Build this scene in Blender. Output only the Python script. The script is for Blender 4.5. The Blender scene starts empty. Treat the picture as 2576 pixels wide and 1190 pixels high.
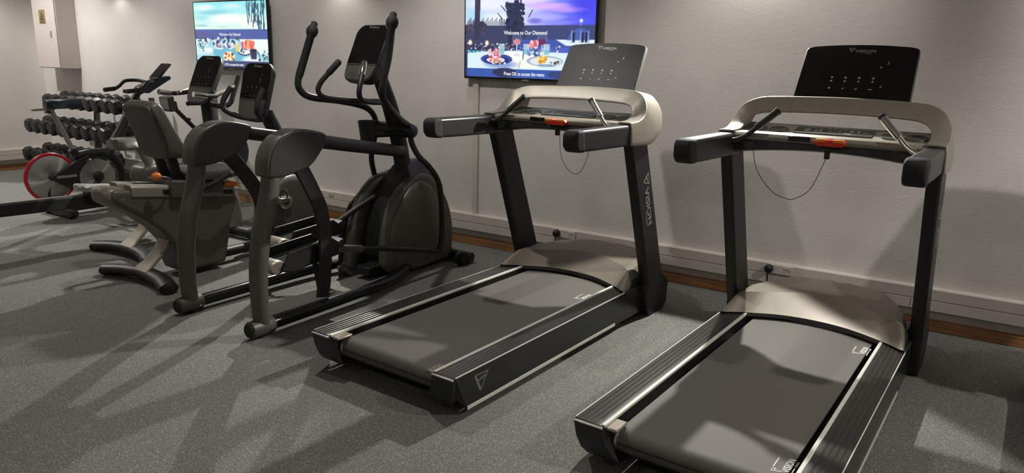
import bpy, bmesh, math, random
import numpy as np
from mathutils import Vector, Matrix
random.seed(7)
COL = bpy.context.scene.collection
sc = bpy.context.scene
V = Vector
rad = math.radians

# ------------------------------------------------------------------ materials
def lin(c):
    return tuple(((v/12.92) if v <= .04045 else ((v+.055)/1.055)**2.4) for v in c)
def hexc(r, g, b):
    return (*lin((r/255, g/255, b/255)), 1)
def mat(name, col, rough=.5, metal=0., noise=0., nscale=40., bump=0., bscale=200., coat=0., spec=.5):
    m = bpy.data.materials.new(name); m.use_nodes = True
    nt = m.node_tree; b = nt.nodes['Principled BSDF']
    b.inputs['Base Color'].default_value = col
    b.inputs['Roughness'].default_value = rough
    b.inputs['Metallic'].default_value = metal
    b.inputs['Specular IOR Level'].default_value = spec
    if coat: b.inputs['Coat Weight'].default_value = coat; b.inputs['Coat Roughness'].default_value = .1
    tc = nt.nodes.new('ShaderNodeTexCoord')
    if noise:
        n = nt.nodes.new('ShaderNodeTexNoise'); n.inputs['Scale'].default_value = nscale; n.inputs['Detail'].default_value = 4
        nt.links.new(tc.outputs['Object'], n.inputs['Vector'])
        r = nt.nodes.new('ShaderNodeValToRGB')
        r.color_ramp.elements[0].position = .3; r.color_ramp.elements[1].position = .7
        r.color_ramp.elements[0].color = tuple(v*(1-noise) for v in col[:3])+(1,)
        r.color_ramp.elements[1].color = tuple(min(1, v*(1+noise)) for v in col[:3])+(1,)
        nt.links.new(n.outputs['Fac'], r.inputs['Fac']); nt.links.new(r.outputs['Color'], b.inputs['Base Color'])
    if bump:
        n = nt.nodes.new('ShaderNodeTexNoise'); n.inputs['Scale'].default_value = bscale; n.inputs['Detail'].default_value = 3
        nt.links.new(tc.outputs['Object'], n.inputs['Vector'])
        bp = nt.nodes.new('ShaderNodeBump'); bp.inputs['Strength'].default_value = bump; bp.inputs['Distance'].default_value = .002
        nt.links.new(n.outputs['Fac'], bp.inputs['Height']); nt.links.new(bp.outputs['Normal'], b.inputs['Normal'])
    return m
def emis(name, col, s=1.):
    m = mat(name, (0, 0, 0, 1), .4); b = m.node_tree.nodes['Principled BSDF']
    b.inputs['Emission Color'].default_value = col; b.inputs['Emission Strength'].default_value = s
    return m

M = {}
M['black'] = mat('black_plastic', hexc(36, 36, 34), .42, 0, .12, 60)
M['black_rubber'] = mat('black_rubber', hexc(30, 30, 29), .75, 0, .15, 80, .2, 300)
M['black_metal'] = mat('black_powder_coat', hexc(40, 40, 38), .45, .25, .1, 90)
M['column'] = mat('charcoal_powder_coat', hexc(92, 90, 83), .5, .2, .08, 60)
M['charcoal'] = mat('charcoal_plastic', hexc(78, 78, 71), .45, 0, .08, 40, .1, 400)
M['cover'] = mat('grey_cover_plastic', hexc(92, 89, 80), .4, .1, .06, 30, .08, 500)
M['shroud'] = mat('grey_lacquered_plastic', hexc(104, 102, 94), .3, .5, .06, 20)
M['bronze'] = mat('taupe_metallic_plastic', hexc(140, 130, 116), .38, .35, .05, 25)
M['silver'] = mat('silver_metallic_plastic', hexc(150, 143, 130), .42, .35, .04, 25)
M['legtaupe'] = mat('taupe_cast_leg', hexc(152, 140, 124), .45, .2, .05, 30)
M['hood'] = mat('taupe_hood_plastic', hexc(132, 124, 111), .4, .25, .04, 20)
M['rail'] = mat('dark_anodised_rail', hexc(72, 71, 68), .3, .7, .1, 50)
M['trim'] = mat('bright_anodised_trim', hexc(236, 233, 222), .3, .25, .03, 60)
M['panel'] = mat('gloss_black_panel', hexc(24, 24, 22), .22, 0, .1, 30)
M['chrome'] = mat('polished_chrome', hexc(225, 222, 215), .14, 1., .02, 40)
M['steel'] = mat('brushed_steel', hexc(170, 168, 160), .3, .9, .05, 60)
M['belt'] = mat('running_belt_rubber', hexc(96, 92, 86), .6, 0, .1, 350, .3, 900)
M['glass'] = mat('gloss_black_screen', hexc(16, 16, 15), .18, 0, .2, 12)
M['glass_dusty'] = mat('smudged_black_screen', hexc(34, 34, 34), .42, 0, .6, 9, spec=.22)
M['white'] = mat('white_print', hexc(225, 224, 216), .6, 0, .02, 40)
M['greyprint'] = mat('grey_print', hexc(160, 160, 152), .6, 0, .02, 40)
M['dimprint'] = mat('dim_grey_print', hexc(120, 118, 110), .6, 0, .02, 40)
M['red'] = mat('red_plastic', hexc(214, 44, 30), .35, 0, .05, 30)
M['orange'] = mat('orange_plastic', hexc(238, 128, 40), .45, 0, .06, 40)
M['redpaint'] = mat('red_enamel', hexc(190, 26, 44), .3, 0, .1, 30)
M['navy'] = mat('dark_navy_plastic', hexc(32, 36, 52), .4, 0, .1, 40)
M['keypad'] = mat('dark_keypad', hexc(72, 72, 68), .3, .2, .1, 40)
M['seatpad'] = mat('grey_vinyl_pad', hexc(86, 84, 78), .45, 0, .08, 30, .15, 250)
M['paintgrey'] = mat('grey_paint', hexc(150, 148, 142), .45, .2, .05, 40)
M['rackgrey'] = mat('greygreen_steel', hexc(92, 92, 84), .45, .5, .06, 40)
M['trunk'] = mat('white_pvc', hexc(202, 192, 182), .5, 0, .02, 8)
M['cabinet'] = mat('offwhite_enamel', hexc(196, 186, 180), .5, 0, .02, 10)
M['plug'] = mat('black_plug_plastic', hexc(20, 19, 18), .5, 0, .1, 60)
M['sticker'] = mat('dull_yellow_sticker', hexc(140, 124, 84), .6, 0, .05, 40)
M['olive'] = mat('olive_print', hexc(88, 76, 50), .6, 0, .05, 40)
M['hoodblack'] = mat('satin_black_hood', hexc(56, 56, 53), .36, 0, .08, 40)
M['glossblack'] = mat('gloss_black_tube', hexc(34, 34, 32), .22, .3, .08, 60)
def radial_metal():
    m = mat('spun_polished_metal', hexc(205, 204, 200), .28, 1., .03, 10); nt = m.node_tree; p = nt.nodes['Principled BSDF']
    p.inputs['Anisotropic'].default_value = .92; t = nt.nodes.new('ShaderNodeTangent'); t.direction_type = 'RADIAL'; t.axis = 'X'
    nt.links.new(t.outputs['Tangent'], p.inputs['Tangent']); return m
M['disc'] = radial_metal()
M['iron'] = mat('black_urethane', hexc(26, 26, 25), .35, 0, .15, 60)

def wall_mat():
    m = bpy.data.materials.new('white_trowelled_plaster'); m.use_nodes = True
    nt = m.node_tree; b = nt.nodes['Principled BSDF']; L = nt.links.new
    tc = nt.nodes.new('ShaderNodeTexCoord')
    mp = nt.nodes.new('ShaderNodeMapping'); mp.inputs['Scale'].default_value = (1, 1, 1.7); L(tc.outputs['Object'], mp.inputs['Vector'])
    n1 = nt.nodes.new('ShaderNodeTexNoise'); n1.inputs['Scale'].default_value = 26; n1.inputs['Detail'].default_value = 6; n1.inputs['Roughness'].default_value = .68; n1.inputs['Distortion'].default_value = .7
    n2 = nt.nodes.new('ShaderNodeTexNoise'); n2.inputs['Scale'].default_value = 1.3; n2.inputs['Detail'].default_value = 3
    n3 = nt.nodes.new('ShaderNodeTexNoise'); n3.inputs['Scale'].default_value = 75; n3.inputs['Detail'].default_value = 2
    for n in (n1, n2, n3): L(mp.outputs['Vector'], n.inputs['Vector'])
    r = nt.nodes.new('ShaderNodeValToRGB'); r.color_ramp.elements[0].position = .3; r.color_ramp.elements[1].position = .7
    r.color_ramp.elements[0].color = hexc(204, 198, 193); r.color_ramp.elements[1].color = hexc(212, 206, 200)
    L(n2.outputs['Fac'], r.inputs['Fac']); L(r.outputs['Color'], b.inputs['Base Color'])
    b.inputs['Roughness'].default_value = .75
    a = nt.nodes.new('ShaderNodeMath'); a.operation = 'MULTIPLY_ADD'; a.inputs[1].default_value = .25
    L(n3.outputs['Fac'], a.inputs[0]); L(n1.outputs['Fac'], a.inputs[2])
    bp = nt.nodes.new('ShaderNodeBump'); bp.inputs['Strength'].default_value = .22; bp.inputs['Distance'].default_value = .008
    L(a.outputs[0], bp.inputs['Height']); L(bp.outputs['Normal'], b.inputs['Normal'])
    return m
M['wall'] = wall_mat()
M['ceiling_paint'] = mat('off_white_ceiling_paint', hexc(170, 166, 160), .8, 0, .02, 3)
def floor_mat():
    m = bpy.data.materials.new('flecked_rubber_floor'); m.use_nodes = True
    nt = m.node_tree; b = nt.nodes['Principled BSDF']; L = nt.links.new
    tc = nt.nodes.new('ShaderNodeTexCoord')
    n1 = nt.nodes.new('ShaderNodeTexNoise'); n1.inputs['Scale'].default_value = 150; n1.inputs['Detail'].default_value = 3; n1.inputs['Roughness'].default_value = .7
    v = nt.nodes.new('ShaderNodeTexVoronoi'); v.inputs['Scale'].default_value = 300
    n2 = nt.nodes.new('ShaderNodeTexNoise'); n2.inputs['Scale'].default_value = 1.2; n2.inputs['Detail'].default_value = 3
    for n in (n1, v, n2): L(tc.outputs['Object'], n.inputs['Vector'])
    r = nt.nodes.new('ShaderNodeValToRGB'); e = r.color_ramp.elements
    e[0].position = .36; e[0].color = hexc(86, 87, 84); e[1].position = .74; e[1].color = hexc(136, 135, 127)
    L(n1.outputs['Fac'], r.inputs['Fac'])
    r2 = nt.nodes.new('ShaderNodeValToRGB'); e = r2.color_ramp.elements       # scattered pale flecks, chosen cell by cell
    e[0].position = .84; e[0].color = (0, 0, 0, 1); e[1].position = .9; e[1].color = (1, 1, 1, 1)
    sep = nt.nodes.new('ShaderNodeSeparateColor'); L(v.outputs['Color'], sep.inputs['Color']); L(sep.outputs['Red'], r2.inputs['Fac'])
    mx = nt.nodes.new('ShaderNodeMix'); mx.data_type = 'RGBA'
    L(r2.outputs['Color'], mx.inputs['Factor']); L(r.outputs['Color'], mx.inputs['A'])
    r3 = nt.nodes.new('ShaderNodeValToRGB'); e = r3.color_ramp.elements
    e[0].color = hexc(166, 163, 142); e[1].color = hexc(142, 148, 150); L(sep.outputs['Green'], r3.inputs['Fac'])
    L(r3.outputs['Color'], mx.inputs['B'])
    mul = nt.nodes.new('ShaderNodeMix'); mul.data_type = 'RGBA'; mul.blend_type = 'MULTIPLY'; mul.inputs['Factor'].default_value = 1
    r4 = nt.nodes.new('ShaderNodeValToRGB'); e = r4.color_ramp.elements
    e[0].position = .3; e[0].color = (.86, .86, .88, 1); e[1].position = .7; e[1].color = (1, 1, .98, 1)
    L(n2.outputs['Fac'], r4.inputs['Fac']); L(mx.outputs['Result'], mul.inputs['A']); L(r4.outputs['Color'], mul.inputs['B'])
    L(mul.outputs['Result'], b.inputs['Base Color'])
    b.inputs['Roughness'].default_value = .78; b.inputs['Specular IOR Level'].default_value = .3
    bp = nt.nodes.new('ShaderNodeBump'); bp.inputs['Strength'].default_value = .3; bp.inputs['Distance'].default_value = .003
    L(n1.outputs['Fac'], bp.inputs['Height']); L(bp.outputs['Normal'], b.inputs['Normal'])
    return m
M['floor'] = floor_mat()
def wood_mat():
    m = bpy.data.materials.new('varnished_pine'); m.use_nodes = True
    nt = m.node_tree; b = nt.nodes['Principled BSDF']; L = nt.links.new
    tc = nt.nodes.new('ShaderNodeTexCoord'); mp = nt.nodes.new('ShaderNodeMapping'); mp.inputs['Scale'].default_value = (2.5, 8, 45)
    L(tc.outputs['Object'], mp.inputs['Vector'])
    n = nt.nodes.new('ShaderNodeTexNoise'); n.inputs['Scale'].default_value = 1.6; n.inputs['Detail'].default_value = 6; n.inputs['Distortion'].default_value = .8
    L(mp.outputs['Vector'], n.inputs['Vector'])
    r = nt.nodes.new('ShaderNodeValToRGB'); e = r.color_ramp.elements
    e[0].position = .3; e[0].color = hexc(128, 84, 50); e[1].position = .7; e[1].color = hexc(172, 122, 78)
    L(n.outputs['Fac'], r.inputs['Fac']); L(r.outputs['Color'], b.inputs['Base Color']); b.inputs['Roughness'].default_value = .5
    return m
M['wood'] = wood_mat()
def picture_mat(name, s):
    m = bpy.data.materials.new(name); m.use_nodes = True
    nt = m.node_tree; b = nt.nodes['Principled BSDF']
    a = nt.nodes.new('ShaderNodeAttribute'); a.attribute_name = 'pic'
    b.inputs['Base Color'].default_value = (.01, .01, .01, 1); b.inputs['Roughness'].default_value = .3
    nt.links.new(a.outputs['Color'], b.inputs['Emission Color']); b.inputs['Emission Strength'].default_value = s
    return m
M['picture'] = picture_mat('lit_screen_picture', 1.0)

# ------------------------------------------------------------------ mesh building
def catmull(P, n=8):
    P = [np.array(p, float) for p in P]
    if len(P) < 3: return [tuple(p) for p in P]
    Q = [2*P[0]-P[1]] + P + [2*P[-1]-P[-2]]; out = []
    for i in range(1, len(Q)-2):
        p0, p1, p2, p3 = Q[i-1], Q[i], Q[i+1], Q[i+2]
        for k in range(n):
            t = k/n
            out.append(.5*((2*p1)+(-p0+p2)*t+(2*p0-5*p1+4*p2-p3)*t*t+(-p0+3*p1-3*p2+p3)*t**3))
    out.append(P[-1]); return [tuple(p) for p in out]

class G:
    def __init__(s): s.bm = bmesh.new()
    def ring_faces(s, A, B, closed=True):
        n = len(A)
        for i in range(n if closed else n-1):
            j = (i+1) % n
            try: s.bm.faces.new((A[i], A[j], B[j], B[i]))
            except ValueError: pass
    def loft(s, rings, caps=True, closed=True):
        R = [[s.bm.verts.new(p) for p in r] for r in rings]
        for a, b in zip(R, R[1:]): s.ring_faces(a, b, closed)
        if caps and closed: s.bm.faces.new(R[0][::-1]); s.bm.faces.new(R[-1])
        return s
    def box(s, x0, x1, y0, y1, z0, z1):
        return s.loft([[(x0, y0, z), (x1, y0, z), (x1, y1, z), (x0, y1, z)] for z in (z0, z1)])
    def prism(s, poly, a, b, axis=0):
        def p3(u, v, w):
            return ((w, u, v), (u, w, v), (u, v, w))[axis]
        return s.loft([[p3(u, v, w) for u, v in poly] for w in (a, b)])
    def tube(s, pts, r, n=12, smooth=6, caps=True, flat=1.):
        rr = r if isinstance(r, (list, tuple)) else [r]*len(pts)
        P = [tuple(p)+(q,) for p, q in zip(pts, rr)]
        if smooth and len(P) > 2: P = catmull(P, smooth)
        P = [np.array(p) for p in P]; rings = []; up = None
        for i, p in enumerate(P):
            t = V((P[min(i+1, len(P)-1)]-P[max(i-1, 0)])[:3]); t.normalize()
            if up is None:
                up = V((0, 0, 1)) if abs(t.z) < .9 else V((0, 1, 0))
            sd = t.cross(up); sd.normalize(); up = sd.cross(t); up.normalize()
            rings.append([tuple(V(p[:3])+sd*(math.cos(2*math.pi*k/n)*p[3])+up*(math.sin(2*math.pi*k/n)*p[3]*flat)) for k in range(n)])
        return s.loft(rings, caps)
    def lathe(s, prof, o, d, n=28, caps=True):
        d = V(d).normalized(); a = d.orthogonal().normalized(); b = d.cross(a); o = V(o)
        return s.loft([[tuple(o+d*h+a*(math.cos(2*math.pi*k/n)*r)+b*(math.sin(2*math.pi*k/n)*r)) for k in range(n)] for r, h in prof], caps)
    def ribbon(s, st, n=6):
        # st: (pos, outward vector, width, thickness), smoothed
        P = catmull([tuple(p)+tuple(o)+(w, t) for p, o, w, t in st], n); P = [np.array(p) for p in P]; rings = []
        for i, p in enumerate(P):
            t = V((P[min(i+1, len(P)-1)]-P[max(i-1, 0)])[:3]).normalized()
            o = V(p[3:6]); o = (o-t*o.dot(t)).normalized(); nn = t.cross(o)
            c = V(p[:3]); w, th = p[6]/2, p[7]/2; e = min(w, th)*.5
            rings.append([tuple(c+o*u+nn*v) for u, v in ((-w+e, -th), (w-e, -th), (w, -th+e), (w, th-e), (w-e, th), (-w+e, th), (-w, th-e), (-w, -th+e))])
        return s.loft(rings)
    def poly(s, pts):
        s.bm.faces.new([s.bm.verts.new(p) for p in pts]); return s
    def mesh(s, me, mx):
        t = bmesh.new(); t.from_mesh(me); t.transform(mx); tm = bpy.data.meshes.new('t'); t.to_mesh(tm); t.free()
        s.bm.from_mesh(tm); bpy.data.meshes.remove(tm); return s
    def stroke(s, p, q, w, mx):
        p, q = V((p[0], p[1], 0)), V((q[0], q[1], 0)); d = (q-p).normalized(); n = V((-d.y, d.x, 0))*(w/2)
        return s.poly([tuple(mx @ x) for x in (p-n, q-n, q+n, p+n)])
    def xf(s, mx): s.bm.transform(mx); return s
    def build(s, name, m, parent=None, bevel=0., seg=2, ang=38, smooth=True, sub=0):
        bm = s.bm
        bmesh.ops.recalc_face_normals(bm, faces=bm.faces[:])
        me = bpy.data.meshes.new(name); bm.to_mesh(me); bm.free()
        o = bpy.data.objects.new(name, me); COL.objects.link(o)
        for k in (m if isinstance(m, (list, tuple)) else [m]): me.materials.append(M[k] if isinstance(k, str) else k)
        if parent: o.parent = parent
        if sub:
            mod = o.modifiers.new('sub', 'SUBSURF'); mod.levels = mod.render_levels = sub
        if bevel:
            mod = o.modifiers.new('bev', 'BEVEL'); mod.width = bevel; mod.segments = seg; mod.limit_method = 'ANGLE'; mod.angle_limit = rad(35)
            mod.harden_normals = False
        if smooth:
            for p in me.polygons: p.use_smooth = True
            if not sub: me.set_sharp_from_angle(angle=rad(ang if not bevel else 75))
        return o

_txt = {}
def text_mesh(body, bold=.012):
    if body in _txt: return _txt[body]
    cu = bpy.data.curves.new('t', 'FONT'); cu.body = body; cu.size = 1; cu.offset = bold; cu.resolution_u = 3
    o = bpy.data.objects.new('t', cu); COL.objects.link(o)
    me = bpy.data.meshes.new_from_object(o.evaluated_get(bpy.context.evaluated_depsgraph_get()))
    bpy.data.objects.remove(o); bpy.data.curves.remove(cu); _txt[body] = me
    return me
def frame(o, x, y, sx=1., sy=1.):
    x, y = V(x).normalized(), V(y).normalized(); z = x.cross(y)
    return Matrix(((x.x*sx, y.x*sy, z.x, o[0]), (x.y*sx, y.y*sy, z.y, o[1]), (x.z*sx, y.z*sy, z.z, o[2]), (0, 0, 0, 1)))
def emblem(g, mx):
    # rounded shield pointing down with an inner bar, drawn in a unit box
    g.stroke((.02, .96), (.42, .06), .15, mx); g.stroke((-.04, .98), (1.03, .93), .075, mx)
    g.stroke((1.0, .95), (.43, .02), .075, mx); g.stroke((.16, .60), (.80, .76), .11, mx)
def word(g, body, mx, bold=.012):
    g.mesh(text_mesh(body, bold), mx)

def thing(name, label, cat, loc=(0, 0, 0), yaw=0, group=None):
    o = bpy.data.objects.new(name, None); COL.objects.link(o); o.empty_display_size = .1
    o.location = loc; o.rotation_euler = (0, 0, rad(yaw)); o['label'] = label; o['category'] = cat
    if group: o['group'] = group
    return o
def tag(o, label, cat, group=None):
    o['label'] = label; o['category'] = cat
    if group: o['group'] = group
    return o
def struct(o): o['kind'] = 'structure'; return o

# ------------------------------------------------------------------ room (x along the back wall, y towards it, z up)
D, XL, XR, YB, ZC = 4.642, -10.04, 3.6, -4.2, 3.35
struct(G().box(XL-.1, XR+.1, YB-.1, D+.1, -.08, 0).build('floor', 'floor', smooth=False))
struct(G().box(XL-.1, XR+.1, D, D+.12, 0, ZC).build('wall_back', 'wall', smooth=False))
struct(G().box(XL-.12, XL, YB-.1, D, 0, ZC).build('wall_left', 'wall', smooth=False))
struct(G().box(XR, XR+.12, YB-.1, D, 0, ZC).build('wall_right', 'wall', smooth=False))
struct(G().box(XL, XR, YB-.12, YB, 0, ZC).build('wall_front', 'wall', smooth=False))
struct(G().box(XL-.1, XR+.1, YB-.1, D+.1, ZC, ZC+.1).build('ceiling', 'ceiling_paint', smooth=False))
struct(G().box(XL, XR, D-.014, D, 0, .0725).build('baseboard_back', 'wood', bevel=.003))
struct(G().box(XL, XL+.014, YB, D-.014, 0, .0725).build('baseboard_left', 'wood', bevel=.003))
def trunking(name, along_x):
    g = G()
    prof = [(0, .128), (.05, .128), (.052, .131), (.052, .186), (.047, .188), (.047, .192), (.052, .194), (.052, .252), (.048, .2575), (0, .2575)]
    if along_x: g.loft([[(x, D-d, z) for d, z in prof] for x in (XL+.052, XR)])
    else: g.loft([[(XL+d, y, z) for d, z in prof] for y in (YB, D)])
    o = struct(g.build(name, 'trunk', ang=20)); return o
trunking('trim_1', True); trunking('trim_2', False)
g = G(); g.box(XL, XR, D-.012, D, .0725, .128); struct(g.build('trim_3', 'trunk'))
struct(G().box(-3.385, -3.335, D-.022, D, .2575, 1.33).build('trim_4', 'trunk', bevel=.003))   # cable duct below the right screen
struct(G().box(-6.64, -6.60, D-.02, D, .2575, 1.33).build('trim_5', 'trunk', bevel=.003))
# fitting joints of the trunking covers
for i, x in enumerate((-.26, -1.95, -4.1)):
    struct(G().box(x, x+.003, D-.0535, D-.05, .132, .186).build('trim_%d' % (6+i), 'paintgrey'))

# sockets and plugs on the trunking
def socket(x, label, sw=True):
    t = thing('wall_socket', label, 'socket', (x, D-.052, .222))
    G().box(-.073, .073, -.009, 0, -.029, .029).build('face_plate', 'trunk', t, bevel=.003)
    g = G()
    for dx in (-.022, .022): g.box(.04+dx*.5-.006, .04+dx*.5+.006, -.013, -.009, .006, .02)
    g.build('switch', 'cabinet', t, bevel=.002)
    g = G()
    for dx, dz in ((-.012, -.008), (.012, -.008), (0, .008)): g.box(.038+dx-.003, .038+dx+.003, -.0095, -.006, dz-.005, dz+.005)
    g.build('pin_slot', 'greyprint', t)
    return t
socket(-2.50, 'white wall socket behind the hood of the left treadmill'); socket(-.985, 'white wall socket behind the hood of the right treadmill')
def plug(x, label, to):
    t = thing('power_plug', label, 'plug', (x, D-.0615, .225))
    G().lathe([(.012, 0), (.026, -.002), (.027, -.02), (.022, -.034), (.008, -.04)][::1], (0, 0, 0), (0, 1, 0), 20).build('plug_body', 'plug', t, ang=50)
    G().tube([(0, -.022, -.02), (0, -.03, -.045), (.003, -.032, -.09), (.01, -.03, -.15), (.05, -.06, -.205), to], .005, 8).build('power_cord', 'plug', t)
plug(-2.575, 'round black plug with cord in the socket behind the left treadmill', (.30, -.22, -.215))
plug(-1.05, 'round black plug with cord in the socket behind the right treadmill', (.20, -.22, -.215))
t = thing('wall_socket', 'small white outlet on the trunking left of the elliptical housing', 'socket', (-4.94, D-.052, .236))
G().box(-.03, .03, -.008, 0, -.02, .018).build('face_plate', 'trunk', t, bevel=.003); G().lathe([(.007, 0), (.007, -.006)], (0, -.006, .001), (0, 1, 0), 12).build('switch', 'greyprint', t)

# electrical cabinet on the back wall next to the corner
t = thing('electrical_cabinet', 'off-white electrical cabinet high on the wall in the far left corner', 'cabinet', (-9.385, D, 1.24))
G().box(-.255, .255, -.222, 0, 0, 1.0).build('cabinet_body', 'cabinet', t, bevel=.004)
d = G().box(-.25, .25, -.236, -.224, .006, .994).build('door', 'cabinet', t, bevel=.004)
G().box(.12, .145, -.246, -.236, .35, .42).build('latch', 'paintgrey', d, bevel=.003)
s_ = G().box(-.10, .04, -.2385, -.236, .50, .655).build('warning_sign', 'sticker', d)
g = G(); g.poly([(-.085, -.2395, .535), (.025, -.2395, .535), (-.03, -.2395, .64)]); g.box(-.09, .03, -.2395, -.2385, .508, .525); g.build('sign_symbol', 'olive', d, smooth=False)

# ------------------------------------------------------------------ wall screens: a picture painted cell by cell into a colour attribute
class Paint:
    def __init__(s, w, h):
        s.w, s.h = w, h; s.u, s.v = np.meshgrid((np.arange(w)+.5)/w, (np.arange(h)+.5)/h); s.im = np.zeros((h, w, 3)); s.rng = np.random.default_rng(5)
    def put(s, m, c, a=1.):
        m = np.clip(m.astype(float), 0, 1)[..., None]*a; s.im = s.im*(1-m)+np.array(c, float)/255*m
    def ell(s, x, y, rx, ry, c, a=1., soft=0.):
        d = ((s.u-x)/rx)**2+((s.v-y)/ry)**2
        s.put(d < 1 if not soft else np.clip((1-d)/soft, 0, 1), c, a)
    def rect(s, x0, x1, y0, y1, c, a=1.): s.put((s.u > x0) & (s.u < x1) & (s.v > y0) & (s.v < y1), c, a)
    def poly(s, P, c, a=1.):
        ins = np.zeros((s.h, s.w), bool)
        for (x0, y0), (x1, y1) in zip(P, P[1:]+P[:1]):
            cr = ((y0 > s.v) != (y1 > s.v)) & (s.u < (x1-x0)*(s.v-y0)/((y1-y0) or 1e-9)+x0); ins ^= cr
        s.put(ins, c, a)
    def line(s, x0, y0, x1, y1, w, c, a=1.):
        dx, dy = x1-x0, (y1-y0)*s.h/s.w; L2 = dx*dx+dy*dy+1e-9
        t = np.clip(((s.u-x0)*dx+(s.v-y0)*s.h/s.w*dy)/L2, 0, 1)
        if False: pass
        t = np.clip(((s.u-x0)*dx+((s.v-y0)*s.h/s.w)*dy)/L2, 0, 1)
        s.put(np.hypot(s.u-x0-t*dx, (s.v-y0)*s.h/s.w-t*dy) < w/2, c, a)
    def blobs(s, n, x0, x1, y0, y1, r0, r1, cols, a=1.):
        for _ in range(n):
            r = s.rng.uniform(r0, r1); s.ell(s.rng.uniform(x0, x1), s.rng.uniform(y0, y1), r, r*1.6, cols[s.rng.integers(len(cols))], a)
    def build(s, name, parent, W, H, y):
        g = G(); bm = g.bm
        vs = [[bm.verts.new((-W/2+W*i/s.w, y, H*j/s.h)) for i in range(s.w+1)] for j in range(s.h+1)]
        for j in range(s.h):
            for i in range(s.w): bm.faces.new((vs[j][i], vs[j][i+1], vs[j+1][i+1], vs[j+1][i]))
        me = bpy.data.meshes.new(name); bm.to_mesh(me); bm.free()
        q = np.pad(s.im, ((1, 1), (1, 1), (0, 0)), 'edge'); q = (q[:-1, :-1]+q[1:, :-1]+q[:-1, 1:]+q[1:, 1:])/4
        at = me.attributes.new('pic', 'FLOAT_COLOR', 'POINT'); im = q.reshape(-1, 3)
        L = np.where(im <= .04045, im/12.92, ((im+.055)/1.055)**2.4); at.data.foreach_set('color', np.c_[L, np.ones(len(L))].astype(np.float32).ravel())
        o = bpy.data.objects.new(name, me); COL.objects.link(o); me.materials.append(M['picture']); o.parent = parent; return o

def tv(x, label):
    t = thing('wall_television', label, 'television', (x, D-.055, 1.31))
    W, H = 1.105, .628
    G().box(-W/2, W/2, .0, .03, 0, H).build('casing', 'panel', t, bevel=.004)
    G().box(-W/2+.2, W/2-.2, .03, .055, .12, H-.12).build('wall_mount', 'black_metal', t)
    g = G(); b = .009
    g.box(-W/2, W/2, -.006, 0, 0, .016); g.box(-W/2, W/2, -.006, 0, H-b, H); g.box(-W/2, -W/2+b, -.006, 0, .016, H-b); g.box(W/2-b, W/2, -.006, 0, .016, H-b)
    g.build('bezel', 'panel', t, bevel=.002)
    g = G(); g.box(-.03, .03, -.0075, -.004, -.003, .006); g.build('status_light', 'dimprint', t)
    return t, W-2*b, H-.025
def caption(parent, body, x, z, size, W, H, m='white', sx=1.):
    g = G(); word(g, body, frame((x, 0, z), (1, 0, 0), (0, 0, 1), size*sx, size)); 
    bm = g.bm; bm.verts.ensure_lookup_table(); xs = [v.co.x for v in bm.verts]; off = x-(min(xs)+max(xs))/2
    g.xf(Matrix.Translation((off, -.0035, 0))); return g.build('caption', m, parent, smooth=False)
M['lit_white'] = emis('lit_white_caption', (1, 1, 1, 1), 1.0); M['lit_cyan'] = emis('lit_cyan_caption', (.1, .75, .9, 1), .9)

# right-hand screen: dinner table at dusk
t, W, H = tv(-2.8875, 'large wall television showing a dinner table under a violet dusk sky')
p = Paint(420, 236); u, v = p.u, p.v
left, mid, right = np.array((196, 226, 248.)), np.array((216, 214, 255.)), np.array((80, 88, 246.))
k = np.clip(u*1.1, 0, 1)[..., None]
p.im = (np.where(k < .5, left*(1-2*k)+mid*2*k, mid*(2-2*k)+right*(2*k-1)))/255
for x, y, rx, ry, c, a in ((.30, .68, .25, .10, (240, 250, 255), .9), (.20, .86, .22, .10, (250, 250, 255), .8), (.52, .90, .22, .06, (246, 226, 255), .8), (.66, .82, .2, .05, (240, 190, 255), .8), (.80, .78, .16, .04, (214, 160, 255), .8),
    (.62, .70, .20, .05, (190, 186, 255), .7), (.56, .66, .07, .04, (110, 110, 216), .8), (.86, .66, .12, .05, (112, 108, 250), .6), (.95, .88, .16, .2, (72, 66, 240), .6), (.08, .72, .08, .14, (170, 220, 246), .6), (.42, .78, .2, .05, (225, 235, 255), .6), (.74, .64, .14, .03, (150, 146, 255), .6)):
    p.ell(x, y, rx, ry, c, a, .9)
p.rect(0, 1, .36, .61, (62, 68, 104)); p.rect(.5, 1, .44, .61, (66, 76, 128), .8)
p.rect(0, .42, .12, .40, (58, 56, 84)); p.rect(.42, 1, .30, .45, (70, 96, 190), .8); p.poly([(.72, .45), (1, .45), (1, .38), (.80, .38)], (226, 244, 255))
for i in range(26): p.line(.02+i*.012, .62-.05*(i % 2), .02+i*.012, .66+.02*(i % 3), .006, (70, 62, 88))
p.blobs(60, 0, .18, .52, .62, .004, .016, [(66, 58, 84), (90, 78, 100), (50, 50, 76)], .8)
p.poly([(.080, 1), (.126, 1), (.117, .45), (.078, .45)], (58, 58, 84)); p.blobs(14, .09, .15, .6, .66, .01, .025, [(54, 56, 84)])
p.poly([(.355, .40), (.35, .63), (.40, .90), (.43, .90), (.465, .63), (.46, .40)], (44, 50, 82))
p.blobs(150, .34, .47, .58, .86, .006, .017, [(44, 50, 82), (54, 60, 96), (38, 42, 70)])
for a in range(26): x = .405+p.rng.normal(0, .035); y = p.rng.uniform(.6, .84); p.line(x, y, x+p.rng.normal(0, .03), y+.08, .006, (46, 52, 84))
p.blobs(200, .02, .75, .27, .40, .003, .010, [(70, 78, 130), (150, 160, 200), (200, 206, 226), (50, 54, 90), (120, 120, 160)])
p.poly([(.0, .28), (.13, .30), (.40, .32), (.80, .30), (1, .30), (1, .10), (0, .10)], (222, 244, 248)); p.poly([(.28, .30), (.62, .31), (.6, .12), (.38, .12)], (250, 252, 246))
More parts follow.
